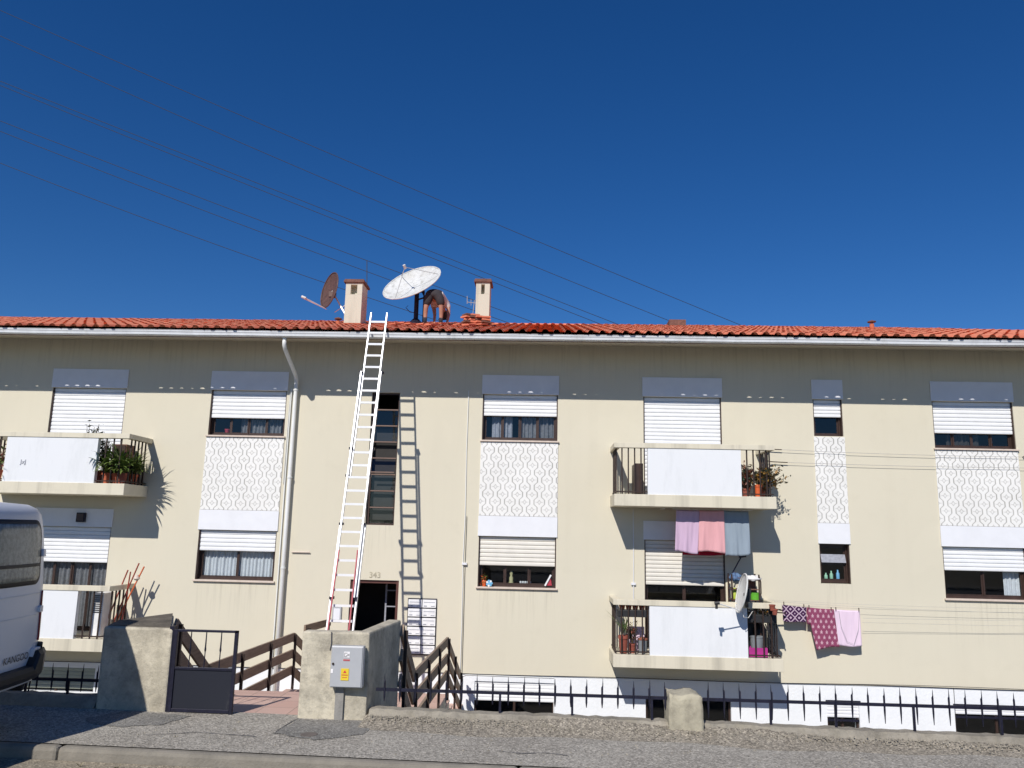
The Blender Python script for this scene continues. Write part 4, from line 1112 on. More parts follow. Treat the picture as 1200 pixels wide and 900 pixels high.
# upper wall lines
t = thing('clothesline', (6.5, 15.1, 3.2), 'pair of thin wires stretched along the wall from the upper right balcony', 'clothesline')
B().tube(sag((4.2, 15.34, 3.33), (11.2, 15.34, 3.30), .05), .0035, 5).tube(sag((4.2, 15.34, 3.09), (11.2, 15.34, 3.10), .04), .0035, 5).build('line', 'cord', t)
B().tube([(4.14, 15.2, 3.30), (4.25, 15.34, 3.33), (4.5, 15.34, 3.32)], .009, 5).tube([(4.14, 15.2, 3.10), (4.3, 15.34, 3.09), (4.6, 15.34, 3.08)], .009, 5).tube([(11.2, 15.34, 3.2), (11.2, 15.4, 3.2)], .012, 5).tube([(8.95, 15.2, 3.33), (9.0, 15.25, 3.3), (8.98, 15.4, 3.27)], .012, 5).build('hook', 'rail', t)

# ------------------------------------------------------------------ plants
def pot(parent, c, r, h, m='terra'):
    B().lathe(c, [(r*.72, 0), (r*.92, h*.82), (r*1.05, h*.82), (r*1.05, h), (r*.93, h), (r*.9, h*.9)], 18, True, False).build('pot', m, parent, smooth=False)
    B().lathe((c[0], c[1], c[2]+h*.9-.01), [(r*.9, 0), (0.01, .012)], 14, True, False).build('soil', 'soil', parent)
def spiky(parent, c, n, L, m, seed, w=.022, droop=1., leanx=0., leany=0.):
    r = random.Random(seed); b = B()
    for k in range(n):
        a = r.random()*2*math.pi; el = r.uniform(.5, 1.35); l = L*r.uniform(.6, 1.15); p = Vector(c)+Vector((r.uniform(-.03, .03), r.uniform(-.03, .03), r.uniform(0, .12)))
        d = Vector((math.cos(a)*math.cos(el)+leanx, math.sin(a)*math.cos(el)+leany, math.sin(el))).normalized()
        S = 6; pts = []; q = p.copy()
        for s in range(S+1):
            pts.append(q.copy()); d = (d+Vector((0, 0, -.16*droop*(s+1)/S*1.6))).normalized(); q = q+d*(l/S)
        side = d.cross(Vector((0, 0, 1)));
        if side.length < .01: side = Vector((1, 0, 0))
        side.normalize(); vs = []
        for s, q in enumerate(pts):
            ww = w*math.sin(math.pi*min(1, (s+.7)/(S+.9)))**.8*.5 if s < S else .001
            vs += [q-side*ww, q+side*ww]
        b.add(vs, [(2*s, 2*s+1, 2*s+3, 2*s+2) for s in range(S)])
    b.build('leaves', m, parent)
def bushy(parent, c, n, R, H, m, seed, ls=.03, m2=None, lean=(0, 0)):
    r = random.Random(seed); bs = B(); bl = B(); bl2 = B()
    for k in range(n):
        a = r.random()*2*math.pi; rr_ = R*math.sqrt(r.random()); tip = Vector(c)+Vector((math.cos(a)*rr_+lean[0]*r.random(), math.sin(a)*rr_*.8+lean[1]*r.random(), H*r.uniform(.3, 1)))
        mid = Vector(c).lerp(tip, .5)+Vector((0, 0, .04))
        bs.tube([Vector(c), mid, tip], .004, 4, cap=False)
        for q in range(9):
            t_ = r.uniform(.35, 1.05); p = (mid.lerp(tip, (t_-.5)*2) if t_ > .5 else Vector(c).lerp(mid, t_*2))+Vector((r.gauss(0, .03), r.gauss(0, .03), r.gauss(0, .03)))
            d = Vector((r.gauss(0, 1), r.gauss(0, 1), r.gauss(0, .6))).normalized(); e = d.cross(Vector((r.random(), r.random(), 1))).normalized(); s = ls*r.uniform(.6, 1.3)
            (bl2 if m2 and r.random() < .5 else bl).add([p-d*s, p+e*s*.45, p+d*s, p-e*s*.45], [(0, 1, 2, 3)])
    bs.build('stems', 'stem', parent); bl.build('leaves', m, parent)
    if m2: bl2.build('leaves', m2, parent)
GP = 'potted spiky plants on the upper left balcony'
lbs = ['leftmost spiky potted plant behind the bars of the upper left balcony', 'middle spiky potted plant behind the bars of the upper left balcony', 'third spiky potted plant, near the corner of the upper left balcony', 'spiky potted plant at the side railing of the upper left balcony']
for i, (x, yy, L, sd) in enumerate([(-8.13, 14.72, .48, 1), (-7.98, 14.78, .55, 2), (-7.84, 14.74, .5, 3), (-7.80, 15.05, .42, 4)]):
    t = thing('potted_plant', (x, yy, 2.39), lbs[i], 'potted plant', GP)
    pot(t, (x, yy, 2.39), .085, .20, 'terra' if i != 2 else 'terrad'); spiky(t, (x, yy, 2.55), 85, L, 'leaf', sd, .042, 1.35, .12 if i > 1 else -.04, -.10)
t = thing('cupboard', (-8.05, 15.1, 2.39), 'dark brown cupboard behind the spiky plants on the upper left balcony', 'cupboard')
B().box(-8.24, -7.96, 15.0, 15.3, 2.392, 3.16).build('cupboard_body', 'capb', t, .005)
B().box(-8.225, -8.105, 14.985, 14.999, 2.42, 3.14).box(-8.095, -7.975, 14.985, 14.999, 2.42, 3.14).build('cupboard_door', 'frame', t)
t = thing('potted_plant', (-7.74, 14.9, 2.39), 'trailing plant spilling sideways through the upper left balcony railing', 'potted plant')
pot(t, (-7.86, 15.2, 2.39), .07, .18, 'terrad'); spiky(t, (-7.80, 14.95, 2.58), 30, .62, 'leaf', 9, .02, .8, .7, .1)
t = thing('potted_plant', (-8.6, 14.75, 2.39), 'dark leafy plant peeping over the upper left parapet', 'potted plant')
pot(t, (-8.55, 14.8, 2.39), .12, .25, 'terrad')
p = at(110, 498, 14.8)
bushy(t, (-8.55, 14.8, 2.7), 22, .16, .82, 'leafd', 21, .05, lean=(.1, 0)); 
t = thing('potted_plant', (-8.3, 14.95, 2.39), 'second dark leafy plant just above the upper left parapet', 'potted plant')
pot(t, (-8.32, 14.85, 2.39), .11, .25, 'terrad'); bushy(t, (-8.32, 14.85, 2.7), 18, .12, .72, 'leafd', 22, .05)
t = thing('potted_plant', (-10.2, 14.7, 2.39), 'shrubby potted plant at the left end of the upper left balcony', 'potted plant')
pot(t, (-10.25, 14.72, 2.39), .11, .22); bushy(t, (-10.2, 14.7, 2.6), 22, .25, .55, 'leaf', 23, .04, 'leafr'); spiky(t, (-10.08, 14.55, 2.5), 8, .35, 'leafr', 24, .02, 2.5)
# upper right balcony
t = thing('potted_plant', (3.95, 14.72, 2.39), 'yellow brown bushy plant in an orange pot on the upper right balcony', 'potted plant')
pot(t, (3.86, 14.70, 2.39), .075, .22, 'orange'); bushy(t, (3.86, 14.70, 2.60), 48, .27, .36, 'leafy', 31, .04, 'leafd', lean=(.2, 0))
t = thing('potted_plant', (3.66, 14.72, 2.39), 'dark red leafy plant beside the parapet of the upper right balcony', 'potted plant')
pot(t, (3.66, 14.76, 2.39), .08, .15, 'terrad'); bushy(t, (3.66, 14.74, 2.46), 90, .12, .52, 'leafr', 32, .038, 'leafd')
t = thing('potted_plant', (4.1, 14.8, 2.39), 'sparse twiggy plant leaning out of the upper right balcony corner', 'potted plant')
pot(t, (4.0, 14.95, 2.39), .07, .18, 'terrad'); bushy(t, (4.0, 14.85, 2.50), 26, .2, .42, 'leafy', 33, .036, 'leafd', lean=(.36, -.05))
b = B().box(1.66, 1.80, 14.62, 15.2, 2.41, 2.95); o = b.build('folding_table', 'frame'); rebase(o, (1.73, 14.9, 2.4)); tag(o, 'dark folded board standing at the parapet of the upper right balcony', 'board')
# lower right balcony, left compartment
z = -.36
t = thing('planter_trough', (1.55, 14.62, .3), 'dark trough of terracotta flowers under the left end of the lower right parapet', 'planter')
B().box(1.34, 1.84, 14.60, 14.76, .26, .38).build('trough', 'blackp', t, .008)
for i in range(4):
    x = 1.42+i*.115; B().lathe((x, 14.66, .382), [(.04, 0), (.055, .07), (.06, .07), (.05, .085)], 12).build('small_pot', 'terra', t)
t = thing('potted_plant', (1.44, 14.68, z), 'tall thin plant in a red pot on the lower right balcony', 'potted plant')
pot(t, (1.44, 14.68, z), .085, .30, 'terrad'); spiky(t, (1.44, 14.68, -.06), 16, .42, 'leaf', 41, .016, .4)
t = thing('potted_plant', (1.60, 14.72, z), 'dark twiggy plant beside the red pot on the lower right balcony', 'potted plant')
pot(t, (1.60, 14.74, z), .06, .16, 'terrad'); bushy(t, (1.60, 14.72, -.22), 24, .11, .40, 'leafd', 42, .03, 'leafr')
t = thing('storage_bin', (1.78, 14.75, z), 'grey bin with a plum lid behind the bars of the lower right balcony', 'bin')
B().lathe((1.79, 14.78, z), [(.075, 0), (.085, .22)], 16).build('bin_body', 'greyf', t); B().lathe((1.79, 14.78, z+.222), [(.09, 0), (.09, .02), (.03, .05)], 16).build('lid', 'leafr', t)
o = B().box(1.55, 1.85, 15.0, 15.03, z, z+.42).build('pink_board', 'palepink', None, .01); rebase(o, (1.7, 15, z)); tag(o, 'pale pink panel leaning at the back of the lower right balcony', 'board')
# right compartment
t = thing('planter_trough', (3.85, 14.60, .3), 'long black trough hanging under the right end of the lower right parapet', 'planter')
B().box(3.60, 4.08, 14.60, 14.76, .22, .36).build('trough', 'blackp', t, .01); bushy(t, (3.85, 14.68, .35), 12, .2, .08, 'leafd', 43, .03, 'leafy')
p = at(884, 716, 14.42); t = thing('flower_pot', at(905, 714, 14.4), 'terracotta pots at the right corner of the lower right balcony rail', 'flower pot')
for i, (px, py) in enumerate([(905, 712), (908, 717)]):
    c_ = at(px, py, 14.42); B().lathe((c_.x, c_.y, c_.z-.05), [(.035, 0), (.05, .08), (.055, .08), (.055, .1)], 14).build('pot', 'terrad', t)
t = thing('crate', (3.72, 14.72, z), 'magenta plastic crate on the floor of the lower right balcony', 'crate')
b = B().box(3.60, 3.92, 14.62, 14.86, z+.002, z+.02)
for (xa, xb, ya, yb) in ((3.60, 3.92, 14.62, 14.635), (3.60, 3.92, 14.845, 14.86), (3.60, 3.615, 14.636, 14.844), (3.905, 3.92, 14.636, 14.844)): b.box(xa, xb, ya, yb, z+.02, z+.16)
b.build('crate_body', 'magenta', t)
t = thing('bucket', (3.78, 14.76, z+.02), 'grey round laundry tub standing in the magenta crate', 'bucket')
B().lathe((3.77, 14.75, z+.022), [(.09, 0), (.115, .30), (.12, .30), (.12, .32)], 18).build('tub', 'greyf', t); 
t = thing('wire_rack', (4.0, 14.75, z), 'black wire rack with hanging cords at the right end of the lower right balcony', 'rack')
b = B()
for i in range(5): b.tube([(3.96+i*.03, 14.66, z), (3.94+i*.035, 14.66, z+.62)], .005, 5)
for i in range(6): b.tube([(3.95, 14.66, z+.08+i*.1), (4.09, 14.9, z+.06+i*.1)], .005, 5)
b.tube([(3.9, 14.65, .2), (3.98, 14.62, -.05), (4.03, 14.6, -.2), (4.06, 14.62, -.3)], .012, 6)
b.build('rack_frame', 'blackp', t)
t = thing('gas_cylinder', (3.9, 15.0, z), 'dark grey cylinder behind the crate on the lower right balcony', 'cylinder')
B().lathe((3.9, 15.02, z), [(.10, 0), (.12, .03), (.12, .42), (.07, .52), (.04, .53), (.04, .6)], 18).build('cylinder_body', 'blackp', t, smooth=True)
t = thing('plastic_chair', (3.70, 15.1, z), 'black folded chair leaning behind the bars of the lower right balcony', 'chair')
B().bar((3.60, 15.0, z), (3.62, 15.12, .38), .02, .02).bar((3.80, 15.0, z), (3.80, 15.12, .38), .02, .02).build('leg', 'blackp', t)
B().bar((3.61, 15.05, .05), (3.80, 15.05, .05), .02, .35).build('seat', 'blackp', t)
B().bar((3.61, 15.10, .29), (3.80, 15.10, .29), .02, .14).build('backrest', 'frame', t)
# shelf rack on parapet
y = 14.85
t = thing('shelf_rack', (3.6, y, z), 'small brown shelf rack rising above the lower right parapet', 'rack')
x0_, x1_ = T(858, 700, y)[0], T(890, 700, y)[0]; zt_ = T(888, 672, y)[1]
for xx in (x0_, (x0_+x1_)/2+.02, x1_): B().box(xx-.012, xx+.012, y-.01, y+.01, z, zt_-.02).box(xx-.012, xx+.012, y+.26, y+.28, z, zt_-.02).build('upright', 'frame', t)
for zz in (zt_-.08, zt_-.28, .58, .2, -.1): B().box(x0_, x1_, y-.005, y+.275, zz-.01, zz).build('shelf', 'capb', t)
B().box(x0_+.2, x1_, y+.262, y+.272, .59, zt_-.09).build('back_panel', 'capb', t)
B().tube([(x1_+.0, y, zt_-.03), (x1_+.03, y, zt_-.15), (x1_+.03, y, .7), (x1_+.0, y, .62)], .012, 8).build('side_handle', 'rail', t)
def lump(name, c, sx, sy, sz, m, label, cat, seed=1, jit=.25):
    r = random.Random(seed); bm = bmesh.new(); bmesh.ops.create_icosphere(bm, subdivisions=3, radius=1)
    for v in bm.verts:
        k = 1+jit*math.sin(v.co.x*5+seed)*math.sin(v.co.y*4+2*seed)*math.cos(v.co.z*4)
        v.co = Vector((v.co.x*sx*k, v.co.y*sy*k, max(-.6, v.co.z)*sz*k))
    md = bpy.data.meshes.new(name); bm.to_mesh(md); bm.free(); md.materials.append(M[m])
    for p_ in md.polygons: p_.use_smooth = True
    o = link(bpy.data.objects.new(name, md)); o.location = c; return tag(o, label, cat)
c_ = at(862, 677, y+.08); lump('checked_cloth', c_, .11, .1, .085, 'navy', 'bundled dark blue cloth on top of the balcony rack', 'cloth', 3)
c_ = at(882, 678, y+.08); lump('white_cloth', c_, .15, .1, .055, 'whitef', 'crumpled white cloth on top of the balcony rack', 'cloth', 5, .4)
c_ = at(862, 702, y+.05)
t = thing('plastic_bottle', (c_.x, y+.1, .58), 'yellow green plastic bottle on the balcony rack', 'bottle')
B().lathe((c_.x, y+.1, .582), [(.04, 0), (.045, .02), (.045, .12), (.02, .17), (.02, .2)], 14).build('bottle_body', 'yelgrn', t, smooth=True)
c_ = at(885, 701, y+.1)
t = thing('plastic_basket', (c_.x, y+.12, .58), 'bright green plastic basket on the balcony rack', 'basket')
B().lathe((c_.x, y+.12, .582), [(.075, 0), (.09, .11), (.095, .11), (.095, .125), (.085, .125), (.07, .01)], 16, True, True).build('basket_body', 'lime', t)
o = B().tube([at(858, 672, 15.1), at(870, 650, 15.25)], .012, 6).tube([at(866, 652, 15.2), at(874, 651, 15.2)], .03, 8).build('awning_crank', 'iron'); rebase(o, at(864, 661, 15.2)); tag(o, 'dark pole bracket on the wall right of the lower balcony door', 'bracket')
B().box(3.44, 3.52, FY-.05, FY-.001, -.35, .98).build('door_trim', 'stucco', bd)
# lower left balcony: broom handles and louvred unit
t = thing('broom_bundle', (-7.75, 14.9, z), 'bundle of red and rusty sticks standing at the lower left balcony side', 'sticks')
for i, (a_, b2) in enumerate([((118, 750), (150, 668)), ((126, 752), (163, 660)), ((128, 750), (169, 664)), ((140, 748), (153, 670))]):
    B().tube([at(a_[0], min(a_[1], 745), 15.0), at(b2[0], b2[1], 15.0)], .014, 6).build('stick', 'rust' if i != 2 else 'orange', t)
B().lathe(tuple(at(160, 680, 15.0)), [(.03, 0), (.06, .03), (.03, .1)], 10).build('mop_head', 'sill', t)
t = thing('louvred_unit', (-8.1, 14.9, z), 'white louvred appliance behind the bars of the lower left balcony', 'appliance')
a_ = at(109, 745, 14.75)
B().box(-8.13, -7.95, 14.75, 15.1, z+.02, .42).build('unit_body', 'plastw', t, .01)
b = B()
for i in range(9): b.box(-8.115, -7.965, 14.744, 14.749, .07+i*.036, .09+i*.036)
b.build('louvres', 'blackp', t)
# things in the windows
c_ = (-6.29, FY+.235, 3.46)
t = thing('flower_pot', c_, 'small red flower pot behind the glass of the upper window left of the downpipe', 'flower pot')
B().lathe(c_, [(.035, 0), (.05, .08), (.055, .08), (.055, .1)], 14).build('pot', 'red', t)
t = thing('figurine', (-1.08, FY+.05, .66), 'orange and red ornament in the left corner of the lower middle window', 'ornament')
bushy(t, (-1.08, FY+.07, .67), 8, .05, .20, 'orange', 51, .03, 'leaf'); B().lathe((-1.08, FY+.07, .662), [(.03, 0), (.045, .09), (.03, .12)], 12).build('vase', 'orange', t)
t = thing('toy_flower', (-.99, FY+.03, .70), 'light blue and white toy flower on the lower middle window sill', 'toy')
for k in range(7):
    a = k*2*math.pi/7; lump_c = Vector((-.98+.042*math.cos(a), FY+.0, .725+.042*math.sin(a)))
    B().lathe((0, 0, 0), [(.004, -.012), (.024, -.006), (.024, .006), (.004, .012)], 10)
    B().tube([lump_c-Vector((0, .012, 0)), lump_c+Vector((0, .012, 0))], .022, 10).build('petal', 'plastw' if k % 2 else 'blue', t)
B().tube([(-.98, FY-.016, .725), (-.98, FY+.018, .725)], .026, 12).build('flower_centre', 'blue', t)
t = thing('figurine', (-.58, FY+.22, .72), 'pale yellow figurine standing behind the glass of the lower middle window', 'ornament')
B().lathe((-.58, FY+.23, .70), [(.05, 0), (.055, .02), (.035, .06), (.04, .12), (.02, .16), (.032, .20), (.028, .24), (.005, .26)], 14).build('figure_body', 'paley', t, smooth=True)
t = thing('jar_row', (-.3, FY+.22, .72), 'row of small white jars behind the glass of the lower middle window', 'jars')
for k in range(5): B().lathe((-.40+k*.045, FY+.23, .705), [(.018, 0), (.02, .05), (.014, .06)], 10).build('jar', 'plastw', t)
o = B().bar((.06, FY+.06, .70), (.17, FY+.07, .90), .012, .03).build('white_feather', 'plastw'); rebase(o, (.1, FY+.06, .7)); tag(o, 'slanted white plastic blade in the right of the lower middle window', 'ornament')
o = B().add([(.09, FY+.08, .705), (.19, FY+.08, .705), (.17, FY+.08, .83), (.09, FY+.1, .705), (.19, FY+.1, .705), (.17, FY+.1, .83)], [(0, 1, 2), (3, 5, 4), (0, 3, 4, 1), (1, 4, 5, 2), (2, 5, 3, 0)]).build('red_wedge', 'red'); rebase(o, (.1, FY+.09, .7)); tag(o, 'small red wedge in the right of the lower middle window', 'ornament')
GB = 'bottles on the small lower window sill'
for k, (x, m_, h_, lb) in enumerate([(5.30, 'palegrn', .13, 'green bottle, left of the three in the small lower window'), (5.40, 'palegrn', .17, 'yellow green bottle in the middle of the small lower window'), (5.52, 'blue', .19, 'pale blue bottle, right of the three in the small lower window')]):
    t = thing('plastic_bottle', (x, FY+.19, .93), lb, 'bottle', GB)
    B().lathe((x, FY+.19, .925), [(.03, 0), (.032, .02), (.032, h_*.65), (.014, h_*.8), (.014, h_)], 12).build('bottle_body', m_, t, smooth=True)

# ------------------------------------------------------------------ person on the roof
def skinmesh(joints, edges, root, name, m, parent, sub=2):
    me = bpy.data.meshes.new(name); idx = {k: i for i, k in enumerate(joints)}
    o_ = ORG[parent.name] if parent else Vector()
    me.from_pydata([tuple(Vector(joints[k][0])-o_) for k in joints], [(idx[a], idx[b_]) for a, b_ in edges], [])
    ob = bpy.data.objects.new(name, me); link(ob)
    md = ob.modifiers.new('skin', 'SKIN')
    me.skin_vertices if me.skin_vertices else None
    if not me.skin_vertices: bpy.context.view_layer.update()
    for k, i in idx.items():
        rr_ = joints[k][1]; rr_ = rr_ if isinstance(rr_, tuple) else (rr_, rr_)
        me.skin_vertices[0].data[i].radius = rr_; me.skin_vertices[0].data[i].use_root = (k == root)
    s = ob.modifiers.new('sub', 'SUBSURF'); s.levels = s.render_levels = sub
    dg = bpy.context.evaluated_depsgraph_get(); nm = bpy.data.meshes.new_from_object(ob.evaluated_get(dg))
    bpy.data.objects.remove(ob); nm.materials.clear(); nm.materials.append(M[m])
    for p_ in nm.polygons: p_.use_smooth = True
    o2 = link(bpy.data.objects.new(name, nm))
    if parent: o2.parent = parent; ORG[o2.name] = o_
    return o2
PX, PY = -2.62, 18.05; Z0 = rz(PY)+.04
def W(x, y, z): return (PX+x, PY+y, Z0+z*.94)
ps = thing('person', (PX, PY, Z0), 'person in dark shorts bending over with back turned beside the big dish on the roof', 'person')
J = {
 'pelvis': (W(-.0, .0, .80), (.125, .12)), 'lhip': (W(-.10, .0, .74), .105), 'rhip': (W(.10, .0, .74), .105),
 'lthigh': (W(-.155, -.02, .60), .085), 'rthigh': (W(.155, -.02, .60), .085),
 'lknee': (W(-.185, -.01, .42), .056), 'rknee': (W(.175, .0, .42), .056), 'lcalf': (W(-.195, .03, .29), .055), 'rcalf': (W(.175, .04, .29), .055),
 'lank': (W(-.20, .04, .07), .033), 'rank': (W(.17, .06, .07), .033), 'ltoe': (W(-.23, -.10+.25, .03), .03), 'rtoe': (W(.17, .19, .03), .03),
 'waist': (W(.04, .20, .82), (.13, .11)), 'chest': (W(.09, .43, .72), (.155, .115)), 'neck': (W(.12, .60, .62), .058), 'head0': (W(.13, .68, .55), .085), 'head1': (W(.14, .73, .45), .09), 'crown': (W(.145, .745, .38), .06),
 'lsh': (W(-.08, .50, .66), .062), 'lelb': (W(-.03, .42, .38), .042), 'lwr': (W(-.02, .30, .13), .028), 'lpalm': (W(-.02, .28, .06), .03),
 'rsh': (W(.27, .48, .66), .062), 'relb': (W(.31, .38, .38), .042), 'rwr': (W(.29, .26, .12), .028), 'rpalm': (W(.285, .25, .05), .03)}
E_ = [('pelvis', 'lhip'), ('pelvis', 'rhip'), ('lhip', 'lthigh'), ('rhip', 'rthigh'), ('lthigh', 'lknee'), ('rthigh', 'rknee'), ('lknee', 'lcalf'), ('rknee', 'rcalf'), ('lcalf', 'lank'), ('rcalf', 'rank'), ('lank', 'ltoe'), ('rank', 'rtoe'),
      ('pelvis', 'waist'), ('waist', 'chest'), ('chest', 'neck'), ('neck', 'head0'), ('head0', 'head1'), ('head1', 'crown'), ('chest', 'lsh'), ('lsh', 'lelb'), ('lelb', 'lwr'), ('lwr', 'lpalm'), ('chest', 'rsh'), ('rsh', 'relb'), ('relb', 'rwr'), ('rwr', 'rpalm')]
for s_, base_ in (('l', J['lpalm'][0]), ('r', J['rpalm'][0])):
    for k in range(4):
        dx = -.027+.018*k; L_ = (.055, .068, .063, .048)[k]
        J[f'{s_}f{k}a'] = ((base_[0]+dx, base_[1]-.005, base_[2]-.035), .009); J[f'{s_}f{k}b'] = ((base_[0]+dx*1.1, base_[1]+.012, base_[2]-.035-L_*.5), .008)
        E_ += [(f'{s_}palm', f'{s_}f{k}a'), (f'{s_}f{k}a', f'{s_}f{k}b')]
    sg = -1 if s_ == 'r' else 1
    J[f'{s_}t'] = ((base_[0]+sg*.045, base_[1]+.02, base_[2]-.01), .010); E_.append((f'{s_}palm', f'{s_}t'))
skinmesh(J, E_, 'pelvis', 'body', 'skin', ps)
S_ = {'p': (W(0, .0, .83), (.155, .14)), 'w': (W(.025, .12, .86), (.145, .125)), 'lh': (W(-.10, .0, .75), .13), 'rh': (W(.10, .0, .75), .13), 'lt': (W(-.155, -.02, .62), .112), 'rt': (W(.155, -.02, .62), .112), 'lk': (W(-.185, -.01, .46), .088), 'rk': (W(.178, 0, .46), .088)}
skinmesh(S_, [('p', 'w'), ('p', 'lh'), ('p', 'rh'), ('lh', 'lt'), ('rh', 'rt'), ('lt', 'lk'), ('rt', 'rk')], 'p', 'shorts', 'shorts', ps)
S_ = {'a': (W(.035, .17, .855), (.15, .125)), 'b': (W(.07, .32, .80), (.165, .13)), 'c': (W(.09, .45, .725), (.18, .135)), 'ls': (W(-.09, .50, .66), .082), 'le': (W(-.07, .47, .54), .07), 'rs': (W(.27, .48, .66), .082), 're': (W(.295, .43, .53), .068), 'n': (W(.115, .56, .66), .075)}
skinmesh(S_, [('a', 'b'), ('b', 'c'), ('c', 'ls'), ('ls', 'le'), ('c', 'rs'), ('rs', 're'), ('c', 'n')], 'b', 'tshirt', 'shirt', ps)
skinmesh({'a': (W(.125, .66, .565), .085), 'b': (W(.14, .75, .46), .105), 'c': (W(.145, .765, .38), .075)}, [('a', 'b'), ('b', 'c')], 'b', 'hair', 'hair', ps)
for s_, x_, y_ in (('l', -.20, .04), ('r', .17, .06)):
    B().tube([W(x_, y_, .05), W(x_, y_, .12), W(x_, y_-.002, .19)], [.045, .044, .052], 12).build('sock', 'sock', ps, smooth=True)
    dx = -.05 if s_ == 'l' else 0
    skinmesh({'a': (W(x_, y_-.04, .045), .045), 'b': (W(x_+dx*.5, y_+.08, .04), .046), 'c': (W(x_+dx, y_+.18, .03), .034)}, [('a', 'b'), ('b', 'c')], 'b', 'shoe', 'shoe', ps)

# ------------------------------------------------------------------ van
vn = thing('white_van', (-6.2, 5.92, 0), 'white van at the left edge with mottled rear window and black bumper', 'van')
VY0, VY1, VC, HW = 4.98, 6.88, 5.93, .95
def inset(z):
    P_ = [(.30, .05), (.40, .0), (.75, -.01), (1.10, .0), (1.20, .005), (1.55, .03), (1.74, .06), (1.79, .09), (1.825, .15), (1.84, .32)]
    if z <= P_[0][0]: return P_[0][1]
    for (a, b_), (c_, d_) in zip(P_, P_[1:]):
        if z <= c_: return b_+(d_-b_)*(z-a)/(c_-a)
    return P_[-1][1]
XREAR = -4.10
def rearx(y, z):
    t = (y-VC)/HW; ins = inset(z)
    hw = HW-ins*.75
    tt = min(1, abs(y-VC)/hw); rc = .13
    x = XREAR-ins-.10*tt*tt
    e = abs(y-VC)-(hw-rc)
    if e > 0: x -= rc-math.sqrt(max(0, rc*rc-min(e, rc)**2))
    return x
zl_ = [.40, .43, .47, .6, .75, .9, 1.05, 1.10, 1.15, 1.2, 1.35, 1.5, 1.62, 1.70, 1.75, 1.79, 1.81, 1.825, 1.834, 1.84]
vs = []; fs = []
def front_x(z): return -8.05 if z < .95 else (-8.05+(z-.95)*1.9 if z < 1.1 else (-7.1+(z-1.1)*.95 if z < 1.8 else -6.4+(z-1.8)*1.5))
ringN = 0
for z in zl_:
    ins = inset(z); hw = HW-ins*.75; ring = []
    ys = [VC-hw+2*hw*i/24 for i in range(25)]
    for y_ in ys: ring.append((rearx(y_, z), y_, z))
    fx = front_x(z)
    for k in range(1, 9): x_ = rearx(ys[-1], z)+(fx+.1-rearx(ys[-1], z))*k/8; ring.append((x_, ys[-1], z))
    for k in range(0, 9): ring.append((fx-(0 if k in (0, 8) else .05*math.sin(math.pi*k/8)), ys[-1]-.08-(2*hw-.16)*k/8, z))
    for k in range(8, 0, -1): x_ = rearx(ys[0], z)+(fx+.1-rearx(ys[0], z))*k/8; ring.append((x_, ys[0], z))
    ringN = len(ring); vs += ring
for i in range(len(zl_)-1):
    for j in range(ringN): q = (j+1) % ringN; fs.append((i*ringN+j, i*ringN+q, (i+1)*ringN+q, (i+1)*ringN+j))
fs.append(tuple((len(zl_)-1)*ringN+j for j in range(ringN))); fs.append(tuple(range(ringN))[::-1])
meshobj('body', vs, fs, M['vbody'], vn, smooth=True)
def patch(name, y0, y1, z0, z1, r, off, m, parent=None, n=16, hole=None):
    pts = []
    for (cy, cz, a0) in ((y1-r, z1-r, 0), (y0+r, z1-r, 90), (y0+r, z0+r, 180), (y1-r, z0+r, 270)):
        for k in range(7): a = rad(a0+90*k/6); pts.append((cy+r*math.cos(a), cz+r*math.sin(a)))
    dense = []
    for i in range(len(pts)):
        a_, b2 = pts[i], pts[(i+1) % len(pts)]; L = math.hypot(b2[0]-a_[0], b2[1]-a_[1]); q_ = max(1, int(L/.04))
        for j in range(q_): dense.append((a_[0]+(b2[0]-a_[0])*j/q_, a_[1]+(b2[1]-a_[1])*j/q_))
    pts = dense
    cy, cz = (y0+y1)/2, (z0+z1)/2; vs = []; fs = []; K = 5; N = len(pts)
    ks = [k/K for k in range(K+1)]
    for s in ks:
        for (yy, zz) in pts:
            a, c_ = cy+(yy-cy)*s, cz+(zz-cz)*s; vs.append((rearx(a, c_)+off, a, c_))
    for i in range(K):
        for j in range(N): q = (j+1) % N; fs.append((i*N+j, i*N+q, (i+1)*N+q, (i+1)*N+j))
    # edge going back
    k0 = len(vs)
    for (yy, zz) in pts: vs.append((rearx(yy, zz)-.01, yy, zz))
    for j in range(N): q = (j+1) % N; fs.append((K*N+j, K*N+q, k0+q, k0+j))
    return meshobj(name, vs, fs, M[m], parent or vn, smooth=True)
for (a, c_) in ((5.97, 6.70), (5.16, 5.89)):
    d_ = patch('rear_window', a, c_, 1.18, 1.70, .09, .005, 'vblack'); patch('window_glass', a+.035, c_-.035, 1.215, 1.665, .06, .013, 'vglass', d_)
    patch('window_strip', a+.03, c_-.03, 1.325, 1.35, .01, .018, 'vblack', d_)
for y_ in (6.82, 5.04): 
    patch('tail_lamp', y_-.055, y_+.05, .72, 1.12, .02, .008, 'vred')
patch('door_gap', 5.925, 5.935, .5, 1.75, .003, .003, 'vblack')
for z_ in (1.10, .93): patch('body_crease', 5.1, 6.72, z_, z_+.008, .003, .004, 'vbody')
patch('hinge', 6.71, 6.78, 1.40, 1.46, .01, .02, 'vbody'); patch('hinge', 6.71, 6.78, .95, 1.0, .01, .02, 'vbody'); patch('bumper_cap', 6.66, 6.80, .60, .67, .01, .03, 'vbody')
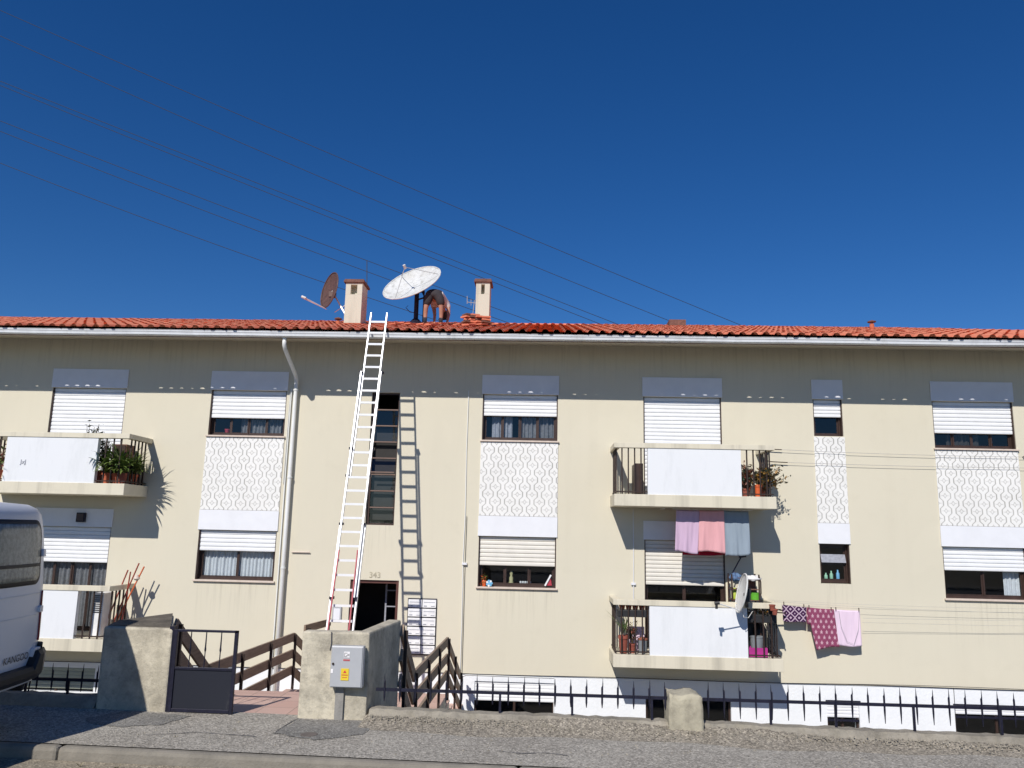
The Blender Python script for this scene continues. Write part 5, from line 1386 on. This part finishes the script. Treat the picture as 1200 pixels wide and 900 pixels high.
# bumper
b = B(); sec = []
N = 28
for i in range(N+1):
    y_ = VY0-.02+(VY1-VY0+.04)*i/N; t_ = abs(y_-VC)/HW
    top = .55 if abs(y_-VC) < .74 else .66
    yy = min(max(y_, VY0+.02), VY1-.02)
    x_ = rearx(yy, .6)+.06
    for (dx, zz) in ((-.12, top), (-.0, top-.01), (.02, top-.04), (.015, .47), (-.02, .43), (-.14, .41)): sec.append((x_+dx, y_, zz))
k = 6
fs = [(i*k+j, (i+1)*k+j, (i+1)*k+j+1, i*k+j+1) for i in range(N) for j in range(k-1)]+[tuple(range(k)), tuple(N*k+j for j in range(k))[::-1]]
meshobj('rear_bumper', sec, fs, M['vblack'], vn)
B().box(-8.0, -4.3, VY1-.03, VY1+.005, .30, .5).box(-8.0, -4.3, VY0-.005, VY0+.03, .30, .5).build('side_sill', 'vblack', vn, .01)
patch('side_moulding_end', 6.80, 6.90, .655, .70, .01, .045, 'vblack')
b_ = text('KANGOO', .075, (0, 0, 0), vn, 'label_k', 'badge', rot=(rad(90), 0, rad(90)), ext=.004)
for v in b_.data.vertices:
    w_ = v.co+Vector((6.2, 5.92*0, 0))*0
bb = b_.data
for v in bb.vertices:
    ly = v.co.y-(-5.92); lz = v.co.z
    wy = 6.44+ly*1.1; wz = .60+lz
    v.co = Vector((rearx(wy, wz)+.008-(-6.2)-(0), wy-5.92, wz))
for x_ in (-5.0, -7.35):
    for y_ in (VY0+.12, VY1-.12):
        w = B().tube([(x_, y_-.09, .31), (x_, y_-.07, .31), (x_, y_+.07, .31), (x_, y_+.09, .31)], [.27, .31, .31, .27], 28).build('wheel', 'tyre', vn); B().tube([(x_, y_-.093, .31), (x_, y_+.093, .31)], .19, 20).build('rim', 'cab', w)
for x_ in (-4.75, -5.9, -7.0):
    B().bar((x_, 5.2, 1.90), (x_, 6.66, 1.90), .04, .025).bar((x_, 5.25, 1.80), (x_, 5.25, 1.89), .03, .03, (0, 1, 0)).bar((x_, 6.6, 1.79), (x_, 6.6, 1.89), .03, .03, (0, 1, 0)).build('roof_bar', 'vblack', vn)

# ------------------------------------------------------------------ light
w = bpy.data.worlds.new('World'); sc.world = w; w.use_nodes = True
nt = w.node_tree; bg = nt.nodes['Background']; sk = nt.nodes.new('ShaderNodeTexSky'); sk.sky_type = 'NISHITA'; sk.sun_disc = False
d = Vector((.33, 1, -.87)).normalized()      # direction light travels
s = -d
sk.sun_elevation = math.asin(s.z); sk.sun_rotation = math.atan2(s.x, s.y)
sk.altitude = 300; sk.air_density = 1.0; sk.dust_density = .0; sk.ozone_density = 8.0
hs = nt.nodes.new('ShaderNodeHueSaturation'); hs.inputs['Saturation'].default_value = 1.2; hs.inputs['Hue'].default_value = .508
nt.links.new(sk.outputs[0], hs.inputs['Color']); nt.links.new(hs.outputs[0], bg.inputs[0]); bg.inputs[1].default_value = .081
sl = bpy.data.lights.new('sun', 'SUN'); sl.energy = 4.6; sl.angle = rad(.5); sl.color = (1, .95, .885)
so = bpy.data.objects.new('sun', sl); link(so); so.rotation_euler = d.to_track_quat('-Z', 'Y').to_euler(); so.location = (-5, -10, 20)
sc.view_settings.view_transform = 'Standard'; sc.view_settings.look = 'None'; sc.view_settings.gamma = 1; sc.view_settings.exposure = 0
sc.view_settings.use_curve_mapping = False
sc.cycles.max_bounces = 6; sc.cycles.transparent_max_bounces = 12
